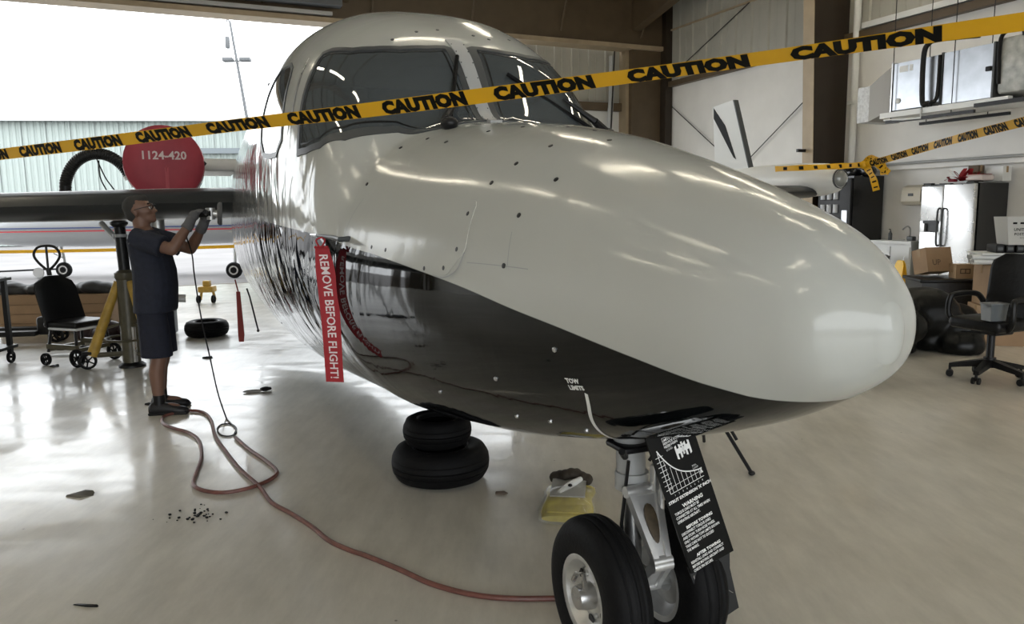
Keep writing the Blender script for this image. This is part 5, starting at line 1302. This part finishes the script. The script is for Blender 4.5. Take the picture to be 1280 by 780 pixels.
def carton(name, label, loc, size, m, rz=RANG, group=None, tape=True, flaps=False):
    t = thing(name, label, 'box', loc, rz, group); sx, sy, sz = size
    mb = MB(); mb.box((0,0,sz/2), (sx,sy,sz)); mb.build('carton_body', m, t, False)
    if tape:
        mb = MB(); mb.box((0,0,sz+.0015), (sx*.98,.05,.003)); mb.box((sx/2+.0015,0,sz-.05), (.003,.05,.10)); mb.box((-sx/2-.0015,0,sz-.05), (.003,.05,.10)); mb.build('packing_tape', mat('packing_tape', (.40,.28,.16), .25), t, False)
    return t
carton('carton', 'white carton at the back on top of the refrigerator', rl(.42,.58,FT), (.42,.26,.26), M_WHITE)
carton('carton', 'small brown carton standing behind the red bow on the refrigerator', rl(.66,.44,FT), (.17,.16,.27), mat('brown_carton', (.12,.085,.055), .7))
carton('carton', 'white carton at the right rear on top of the refrigerator', rl(.93,.62,FT), (.28,.22,.24), M_WHITE)
bw = thing('gift_bow', 'crumpled red ribbon bow lying on top of the refrigerator', 'bow', rl(.58,.20,FT), RANG)
rr_ = random.Random(5)
for k in range(11):
    a = rr_.uniform(0, 6.28); e = rr_.uniform(.1, 1.1); d = Vector((math.cos(a)*math.cos(e)*1.3, math.sin(a)*math.cos(e), math.sin(e)))*rr_.uniform(.19,.27); s_ = Vector((0,0,1)).cross(d).normalized()*.03
    P = [Vector((0,0,.02)), d*.5 + Vector((0,0,.05)), d + Vector((0,0,.015)), d*.55 + s_*1.5, Vector((0,0,.015))]
    pp = catmull(P, 4); kk = len(pp); mb = MB(); mb.add([p + s_ for p in pp] + [p - s_ for p in pp], [(i,i+1,kk+i+1,kk+i) for i in range(kk-1)])
    mb.v = [(p[0], p[1], max(p[2], .004)) for p in mb.v]
    mb.build('ribbon_loop', M_RED, bw, True, 80)
mb = MB(); mb.rbox((-.12,-.05,.03), (.12,.10,.05), .015); mb.build('ribbon_spool', M_REDC, bw)
pk2 = thing('wrapped_packet', 'clear and red wrapped packet lying on the right of the refrigerator top', 'packet', rl(.86,.26,FT), RANG)
mb = MB(); mb.rbox((0,0,.06), (.30,.34,.10), .04); mb.build('wrapping', mat('wrap_pale', (.6,.52,.50), .3, coat=.5), pk2)
mb = MB(); mb.box((0,-.02,.1125), (.27,.24,.006)); mb.build('red_label', M_RED, pk2, False)

# sink cabinet, dispenser, outlet, yellow floor sign, dark bin
sk = thing('sink_cabinet', 'white utility sink cabinet against the wall beside the refrigerator', 'cabinet', rl(-1.08, .10), RANG)
mb = MB(); mb.box((.42,.32,.42), (.84,.60,.84)); mb.build('cabinet_body', M_WHITE, sk, False)
mb = MB(); mb.box((.42,.30,.86), (.90,.66,.05)); mb.build('counter', M_WHITE, sk, False)
for x in (.22,.63):
    mb = MB(); mb.box((x,.01,.42), (.38,.02,.72)); d = mb.build('door', M_WHITE, sk, False)
    mb = MB(); mb.tube([(x+.1,-.005,.6),(x+.1,-.025,.6),(x+.1,-.025,.5),(x+.1,-.005,.5)], .008, 6); mb.build('pull', M_STEEL, d)
mb = MB(); mb.tube(catmull([(.42,.5,.88),(.42,.5,1.08),(.42,.42,1.14),(.42,.3,1.08)], 5), .014, 8); mb.build('faucet', M_STEEL, sk)
mb = MB(); mb.rbox((.65,.25,.92), (.14,.1,.09), .02); mb.build('sponge_tray', M_DGREY, sk)
ct = thing('soap_bottle', 'dark bottle standing on the white sink counter', 'bottle', rl(-.88,.35,.885), RANG)
mb = MB(); mb.lathe([(.03,0),(.035,.01),(.035,.12),(.015,.15),(.015,.17)], n=14); mb.build('bottle_body', M_DGREY, ct); mb = MB(); mb.tube([(0,0,.17),(0,0,.2),(0,-.04,.2)], .008, 6); mb.build('pump', M_BLKP, ct)
dp = thing('towel_dispenser', 'cream paper towel dispenser fixed on the wall beside the refrigerator', 'dispenser', rl(-.66,.80,1.52), RANG)
mb = MB()
rings = [[(x, y, z) for y, z in ((.0,0),(-.20,.02),(-.24,.08),(-.24,.26),(-.20,.34),(-.10,.38),(0,.38))] for x in (-.20,.20)]
mb.loft(rings); mb.build('shell', mat('cream_plastic', (.55,.50,.40), .4), dp, True, 30)
mb = MB(); mb.box((0,-.245,.2), (.1,.012,.05)); mb.build('lever', M_DGREY, dp, False)
mb = MB(); mb.box((.205,-.1,.19), (.012,.20,.34)); mb.build('end_cap', mat('cap_brown', (.12,.09,.07), .5), dp, False)
ol = thing('wall_outlet', 'small steel outlet plate on the wall below the towel dispenser', 'outlet', rl(-.42,.84,1.24), RANG)
mb = MB(); mb.rbox((0,0,0), (.10,.02,.16), .008); mb.build('plate', M_GALV, ol); mb = MB(); mb.box((0,-.012,.035), (.05,.008,.04)); mb.box((0,-.012,-.035), (.05,.008,.04)); mb.build('socket', M_BLKP, ol, False)
ys = thing('floor_sign', 'yellow folding wet floor sign standing left of the refrigerator', 'sign', rl(-.10,-.30), RANG)
for s in (-1, 1):
    mb = MB(); mb.prism([(-.11,0),(.11,0),(.08,.52),(.05,.58),(-.05,.58),(-.08,.52)], -.008, .008, ((0,s*.11,0),(1,0,0),Vector((0,-s*.17,1)).normalized(),(0,-1,0))); mb.build('panel', mat('sign_yellow', (.80,.48,.02), .4), ys, False)
mb = MB(); mb.prism([(-.03,.18),(.02,.18),(.03,.26),(.0,.30),(.02,.36),(-.03,.36)], .009, .011, ((0,-.11,0),(1,0,0),Vector((0,.17,1)).normalized(),(0,-1,0))); mb.build('sign_symbol', M_BLKPRINT, ys, False)
bn = thing('waste_bin', 'dark grey waste bin between the sink cabinet and the yellow sign', 'bin', rl(-.62,-.30), RANG)
mb = MB(); mb.lathe([(.15,0),(.17,.02),(.20,.55),(.21,.56),(.205,.60),(.19,.60),(.19,.56),(.16,.04),(.0,.04)], n=24, caps=False); mb.build('bin_body', M_DGREY, bn, True, 50)
mb = MB(); mb.lathe([(.21,.595),(.20,.64),(.05,.67),(0,.67)], n=24); mb.build('bin_lid', M_BLKP, bn)

# black vending machine by the wall behind the far tip tank
vm = thing('vending_machine', 'tall black vending machine against the wall behind the far tip tank', 'vending machine', rl(-2.30,-.05), RANG)
mb = MB(); mb.box((.42,.45,1.05), (.84,.80,2.10)); mb.build('cabinet_body', M_BLKGLOSS, vm, False)
mb = MB(); mb.rbox((.42,.03,1.1), (.82,.06,1.92), .02); mb.build('front_door', M_BLKP, vm)
M_CAN = mat('can_pale', (.5,.52,.55), .3)
for r in range(5):
    for c in range(3):
        mb = MB(); mb.tube([(.16+.16*c,-.012,.62+.26*r),(.16+.16*c,-.012,.78+.26*r)], .05, 10); mb.build('can_window', M_CAN, vm)
mb = MB(); mb.rbox((.70,-.005,1.2), (.14,.03,.5), .01); mb.build('coin_panel', M_GALV, vm)
mb = MB(); mb.box((.40,-.005,.32), (.5,.03,.16)); mb.build('delivery_slot', M_RECESS, vm, False)
bg2 = MB()
for k in range(7): bg2.ball((.12*k-.3, .05*math.sin(k*2), .12+.05*math.sin(k*1.7)), (.14,.16,.12), 10, 7)
me = fuse(bg2, 'sheet', M_BLKGLOSS, .02); b2 = link('black_sheet', me, None, rl(-1.88,.40,2.10), (0,0,RANG)); tag(b2, 'crumpled black plastic sheet on top of the black vending machine', 'sheet')
# ------------------------------------------------------------ air conditioner hung in front of the wall: x along the wall, -y into the room
acp = hp(0, 0) ; AO = Vector((7.16,13.28,0)) - Rv*1.2
AO.z = 3.02
ac = thing('air_handler', 'galvanised air handler with a flared white duct hung in front of the wall', 'air conditioner', AO, RANG)
Y0, Y1 = -.42, .36
mb = MB(); mb.loft([[(.02,Y0+.05,.0),(.02,Y1-.05,.0),(.02,Y1-.05,.62),(.02,Y0+.05,.62)], [(.30,Y0+.02,.0),(.30,Y1,.0),(.30,Y1,.62),(.30,Y0+.02,.62)]], True, False); mb.build('outlet_hood', mat('hood_white', (.62,.63,.64), .5, noise=.2, nscale=20, bump=.6, bscale=25), ac, False)
mb = MB(); mb.loft([[(.30,Y0+.02,.0),(.30,Y1,.0),(.30,Y1,.62),(.30,Y0+.02,.62)], [(.62,Y0,.10),(.62,Y1,.10),(.62,Y1,.80),(.62,Y0,.80)], [(.78,Y0,.12),(.78,Y1,.12),(.78,Y1,.88),(.78,Y0,.88)]]); mb.build('flared_duct', mat('duct_grey', (.36,.35,.33), .5), ac, False)
mb = MB(); mb.box((1.24,(Y0+Y1)/2,.52), (.92,Y1-Y0,.78)); mb.build('fan_section', M_GALV, ac, False)
mb = MB(); mb.box((2.15,(Y0+Y1)/2,.52), (.82,Y1-Y0,.80)); mb.build('coil_section', M_GALV, ac, False)
for x in (.785, 1.715, 2.57):
    mb = MB(); mb.box((x,(Y0+Y1)/2,.52), (.03,Y1-Y0+.03,.83)); mb.build('flange', M_DGREY if x > 1 else M_STEEL, ac, False)
mb = MB(); mb.rbox((2.50,Y0-.02,.55), (.09,.03,.07), .01); mb.build('latch', M_BLKP, ac)
mb = MB(); mb.lathe([(.045,0),(.045,.012),(.03,.02)], (.92,Y0,.28), (0,-1,0), 16); mb.build('port_cap', M_WHITE, ac)
mb = MB(); mb.box((1.0,Y0-.002,.80), (.16,.006,.10)); mb.box((1.14,Y0-.002,.80), (.06,.006,.10)); mb.build('rating_label', M_WHITE, ac, False)
mb = MB(); mb.rbox((3.12,(Y0+Y1)/2,.56), (1.0,Y1-Y0,.82), .06); mb.build('wrapped_section', mat('wrap_grey', (.40,.41,.39), .35, noise=.3, nscale=7, bump=.5, bscale=10), ac)
mb = MB(); mb.box((1.75,Y0-.03,.055), (2.25,.10,.09)); mb.box((1.75,Y1,.055), (2.25,.05,.09)); mb.box((1.75,(Y0+Y1)/2,.02), (2.25,Y1-Y0,.02)); mb.build('drip_tray', M_WHITE, ac, False)
mb = MB(); mb.box((1.55,Y0-.06,-.06), (1.6,.05,.05)); mb.box((3.0,Y0-.06,.02), (1.3,.06,.06)); mb.box((1.55,Y1,-.06), (1.6,.05,.05)); mb.build('support_rail', M_BLKM, ac, False)
mb = MB(); mb.tube(catmull([(1.55,Y0-.03,.12),(1.55,Y0-.09,.16),(1.47,Y0-.11,.20),(1.45,Y0-.11,.9),(1.52,Y0-.10,1.10),(1.7,Y0-.05,1.14),(2.25,Y0+.1,1.10)], 5), .042, 10); mb.build('insulated_pipe', M_BLKP, ac)
mb = MB(); mb.tube(catmull([(1.55,Y0-.03,.12),(1.62,Y0-.10,.16),(1.68,Y0-.04,.26),(1.68,Y0-.02,.9)], 5), .03, 8); mb.build('insulated_pipe', M_BLKP, ac)
mb = MB(); mb.tube([(1.44,Y0-.09,.1),(1.44,Y0-.09,-.06),(1.1,Y0-.08,-.05),(.7,Y0-.06,-.02)], .018, 8); mb.build('drain_pipe', M_WHITE, ac)
mb = MB(); mb.tube(catmull([(2.66,Y0,.30),(2.66,Y0-.03,.9),(2.75,Y0,1.06),(2.95,Y0,1.06),(3.0,Y0,.95)], 5), .03, 8); mb.build('insulated_pipe', M_BLKP, ac)
for x in (.83, 1.95, 3.2):
    for y in (Y0-.05, Y1+.05):
        wv = 33 - 0
        mb = MB(); mb.tube([(x,y,-.04),(x,y,4.6)], .008, 5); mb.build('hanger_rod', M_BLKM, ac)

# ------------------------------------------------------------ stack of boxes, tubes, mail tub by the right edge (x to the right along the wall)
BO = Vector((5.03, 8.22, 0))
def bl(x, y, z=0): 
    c, s = math.cos(RB), math.sin(RB); return Vector((BO.x + c*x - s*y, BO.y + s*x + c*y, z))
RB = R(-14)
c1 = carton('carton', 'large brown carton standing on the floor behind the office chair', bl(.55,.30), (.85,.55,.42), M_CARD, RB)
c2 = carton('carton', 'large brown carton with red print stacked under the white tubes', bl(.56,.30,.425), (.80,.52,.45), M_CARD, RB)
mb = MB(); fr2 = ((-.40+.0,-.2615,.30),(1,0,0),(0,0,1),(0,-1,0)); lettering(mb, 'FRAGILE', .075, ((0,-.261,.26),(1,0,0),(0,0,1),(0,-1,0)), (-.05,0), .001); mb.prism([(-.24,-.09),(-.06,-.09),(-.06,-.05),(-.24,-.05)], .0, .001, ((0,-.261,.26),(1,0,0),(0,0,1),(0,-1,0))); mb.build('red_print', mat('print_red', (.42,.05,.04), .6), c2, False)
mb = MB(); mb.prism([(-.36,.12),(-.12,.12),(-.12,.16),(-.36,.16)], .0, .001, ((0,-.261,.26),(1,0,0),(0,0,1),(0,-1,0))); mb.build('dark_print', mat('print_brown', (.08,.05,.03), .6), c2, False)
tz = .88
for i, (y, z) in enumerate(((-.16,0),(-.10,0),(-.04,0),(.02,0),(-.13,.052),(-.07,.052),(-.01,.052))):
    t = thing('plastic_tube', ('white plastic tube in the front of the bundle on the brown carton', 'second white plastic tube from the front in the bottom row of the bundle', 'third white plastic tube from the front in the bottom row of the bundle', 'rearmost white plastic tube in the bottom row of the bundle', 'front white plastic tube in the upper row of the bundle', 'middle white plastic tube in the upper row of the bundle', 'rearmost white plastic tube in the upper row of the bundle')[i], 'tube', bl(.02 + .02*math.sin(i*3), .30 + y, tz + z), RB, 'white plastic tubes on the carton')
    mb = MB(); mb.lathe([(.021,0),(.027,0),(.027,1.3),(.021,1.3),(.021,0)], (0,0,.028), (1,0,0), 16, caps=False); mb.build('tube_wall', M_WHITE, t, True, 40)
    mb = MB(); mb.lathe([(.0212,.02),(.0,.02)], (0,0,.028), (1,0,0), 14); mb.build('tube_bore', M_RECESS, t)
bd = MB(); bd.box((0,0,.008), (1.15,.50,.016)); bb = bd.build('board', M_WHITE, None, False, 35, bl(.66,.34,tz + .110), (0,0,RB)); tag(bb, 'white board lying across the bundle of tubes', 'board')
for i in range(6):
    t = thing('cartridge', ('first dark cartridge from the left in the row under the mail tub','second dark cartridge from the left under the mail tub','third dark cartridge from the left under the mail tub','fourth dark cartridge from the left under the mail tub','fifth dark cartridge from the left under the mail tub','sixth dark cartridge from the left under the mail tub')[i], 'cartridge', bl(.28 + .098*i, .30, tz + .127), RB, 'dark cartridges under the mail tub')
    mb = MB(); mb.rbox((0,0,.045), (.085,.30,.088), .012); mb.build('shell', M_BLKP, t); mb = MB(); mb.box((0,-.1515,.045), (.05,.004,.03)); mb.build('label_patch', M_DGREY, t, False)
mt = thing('mail_tub', 'white corrugated mail tub with black lettering on top of the box stack', 'tub', bl(.60,.28,tz + .2165), RB)
mb = MB(); mb.loft([[(-.26,-.17,0),(.26,-.17,0),(.26,.17,0),(-.26,.17,0)], [(-.30,-.20,.30),(.30,-.20,.30),(.30,.20,.30),(-.30,.20,.30)], [(-.285,-.185,.30),(.285,-.185,.30),(.285,.185,.30),(-.285,.185,.30)], [(-.25,-.16,.015),(.25,-.16,.015),(.25,.16,.015),(-.25,.16,.015)]], True, True); mb.build('tub_shell', mat('tub_white', (.58,.58,.56), .5), mt, False)
mb = MB(); fr3 = ((0,-.1706,0),(1,0,0),Vector((0,-.1,1)).normalized(),Vector((0,-1,-.1)).normalized())
lettering(mb, 'UNITED STATES', .042, fr3, (-.075,.165), .003, 'CENTER', 0, .0008); lettering(mb, 'POSTAL SERVICE', .038, fr3, (-.075,.115), .003, 'CENTER', 0, .0008); lettering(mb, 'RETURN TO SENDER', .018, fr3, (-.075,.075), .003)
for k in range(7): mb.prism([(-.24+.07*k,.225),(-.20+.07*k,.225),(-.20+.07*k,.245),(-.24+.07*k,.245)], .002, .003, fr3)
mb.build('tub_lettering', M_BLKPRINT, mt, False)
# black plastic bin with small cartons on top, black heap in front
tt = thing('storage_bin', 'big dark grey plastic bin holding two small cartons in front of the refrigerator', 'bin', (5.25, 9.28, 0), R(-10))
mb = MB(); mb.loft([[(x*.9,y*.9,0) for x,y in ((-.30,-.30),(.30,-.30),(.30,.30),(-.30,.30))], [(-.30,-.30,.62),(.30,-.30,.62),(.30,.30,.62),(-.30,.30,.62)]]); mb.build('bin_body', mat('bin_grey', (.018,.019,.020), .4), tt, False)
mb = MB(); mb.rbox((0,0,.635), (.66,.66,.04), .015); mb.build('bin_lid', M_BLKP, tt)
t = carton('carton', 'tilted brown carton leaning on the dark grey bin lid', (5.24, 9.40, .72), (.36,.24,.30), M_CARD, R(12)); t.rotation_euler = (R(-14), R(0), R(12)); t.location.z = .70
mb = MB(); lettering(mb, 'UP', .10, ((0,-.121,.13),(1,0,0),(0,0,1),(0,-1,0)), (-.05,-.02), .001); mb.build('dark_print', mat('print_brown', (.08,.05,.03), .6), t, False)
t = carton('carton', 'small brown carton with a square mark on the right of the bin lid', (5.42, 9.13, .657), (.20,.20,.17), mat('cardboard_light', (.42,.29,.17), .75), R(-8))
mb = MB()
for q in ((-.055,.06,-.045,.12),(-.0,.06,.01,.12),(.05,.06,.06,.12),(-.055,.06,.06,.07),(-.055,.11,.06,.12)): mb.prism([(q[0],q[1]),(q[2],q[1]),(q[2],q[3]),(q[0],q[3])], .0, .001, ((0,-.101,0),(1,0,0),(0,0,1),(0,-1,0)))
mb.build('dark_print', mat('print_brown', (.08,.05,.03), .6), t, False)
mb = MB(); rr_ = random.Random(11)
for k in range(18):
    mb.ball((rr_.uniform(-.36,.36), rr_.uniform(-.22,.3), rr_.uniform(.05,.30)), (rr_.uniform(.16,.26), rr_.uniform(.16,.24), rr_.uniform(.12,.22)), 10, 7)
mb.ball((.05,.1,.3), (.34,.25,.26)); mb.ball((-.25,.0,.22), (.25,.25,.26)); mb.v = [(p[0],p[1],max(p[2],.0)) for p in mb.v]
me = fuse(mb, 'bag', mat('black_bin_liner', (.003,.0035,.0035), .36, spec=0.25, bump=.5, bscale=9), .022, 2); b4 = link('refuse_bag', me, None, (4.30, 7.95, 0), (0,0,R(-15))); b4.scale = (1.15, 1.1, 1.22); tag(b4, 'big black plastic refuse bag slumped on the floor behind the nose', 'bag')
bt = thing('bottled_pad', 'pale folded cloth lying on the floor in front of the refrigerator', 'cloth', (5.35, 10.2, 0), .2)
bt.name = 'folded_cloth'
mb = MB(); mb.rbox((0,0,.03), (.40,.30,.06), .03); mb.build('cloth_fold', M_WHITE, bt); mb = MB(); mb.rbox((.02,.01,.075), (.36,.26,.03), .015); mb.build('cloth_fold', M_WHITE, bt)

# ------------------------------------------------------------ office chairs
M_LEA = mat('black_leather', (.006,.006,.0065), .42, spec=.3, bump=.25, bscale=25)
def office_chair(label, loc, rz):
    t = thing('office_chair', label, 'chair', loc, rz, None)
    for k in range(5):
        a = 2*math.pi*k/5 + .35; d = Vector((math.cos(a), math.sin(a), 0))
        mb = MB(); mb.loft([[d*.04 + Vector((0,0,.15)) + Vector((-d.y,d.x,0))*q*.035 + Vector((0,0,w)) for q, w in ((-1,-.03),(1,-.03),(1,.03),(-1,.03))], [d*.31 + Vector((0,0,.10)) + Vector((-d.y,d.x,0))*q*.022 + Vector((0,0,w)) for q, w in ((-1,-.018),(1,-.018),(1,.018),(-1,.018))]])
        lg = mb.build('base_leg', M_BLKP, t, False)
        mb = MB(); e = d*.30; s_ = Vector((-d.y,d.x,0))
        for q in (-1, 1): mb.tube([e + s_*q*.012 + Vector((0,0,.03)), e + s_*q*.032 + Vector((0,0,.03))], .03, 14)
        mb.tube([e + Vector((0,0,.03)), e + Vector((0,0,.10))], .012, 8); mb.build('caster', M_BLKP, lg)
    mb = MB(); mb.tube([(0,0,.11),(0,0,.20)], .05, 16); mb.tube([(0,0,.20),(0,0,.43)], .032, 14); mb.rbox((0,0,.435), (.22,.26,.05), .02); mb.tube([(.10,-.02,.42),(.12,-.2,.41)], .008, 6); mb.build('gas_column', M_BLKM, t)
    mb = MB(); mb.rbox((0,0,.505), (.50,.50,.10), .045, 5); mb.build('seat', M_LEA, t)
    mb = MB(); rings = []
    for k in range(10):
        u = k/9; z = .54 + .56*u; x = -.22 - .10*u; w = .25*(1 - .12*(1-u))*(1 if u < .8 else math.sqrt(max(.2, 1-((u-.8)/.23)**2))); th = .045*(1 if u < .85 else .8)
        rings.append([(x + th*math.sin(q)*1.0 + .05*(abs(math.cos(q))**2), w*math.cos(q), z) for q in np.linspace(0, 2*math.pi, 25)[:-1]])
    mb.loft(rings); mb.build('backrest', M_LEA, t, True, 70)
    mb = MB(); mb.tube([(-.1,0,.46),(-.27,0,.46),(-.30,0,.62)], .025, 10); mb.build('back_bracket', M_BLKM, t)
    for s in (-1, 1):
        mb = MB(); mb.tube(catmull([(.10,s*.22,.47),(.16,s*.30,.55),(.16,s*.30,.70),(.10,s*.29,.735),(-.12,s*.28,.735),(-.20,s*.27,.68),(-.22,s*.24,.60)], 5), [.026]*31, 10); mb.build('armrest', M_BLKP, t)
    return t
oc = office_chair('black office chair with armrests standing in front of the brown cartons', (4.22, 6.60, 0), R(200))
oc2 = office_chair('black office chair mostly hidden behind the nose with casters showing', (3.02, 6.85, 0), R(150))
tyb = thing('parts_tray', 'clear grey plastic tub standing on the office chair seat', 'tray', (4.10, 6.40, .557), R(10)); tyb.scale = (.85,.85,.85)
mb = MB(); mb.loft([[(x*.85,y*.85,0) for x,y in ((-.10,-.07),(.10,-.07),(.10,.07),(-.10,.07))], [(-.10,-.07,.17),(.10,-.07,.17),(.10,.07,.17),(-.10,.07,.17)], [(-.094,-.064,.17),(.094,-.064,.17),(.094,.064,.17),(-.094,.064,.17)], [(x*.8,y*.8,.01) for x,y in ((-.10,-.07),(.10,-.07),(.10,.07),(-.10,.07))]], True, True); mb.build('tray_body', mat('tray_clear_grey', (.14,.155,.165), .2, coat=.5), tyb, False)
mb = MB(); mb.rbox((0,0,.172), (.215,.155,.012), .005); mb.build('tray_lid', mat('tray_lid', (.2,.21,.22), .3), tyb)
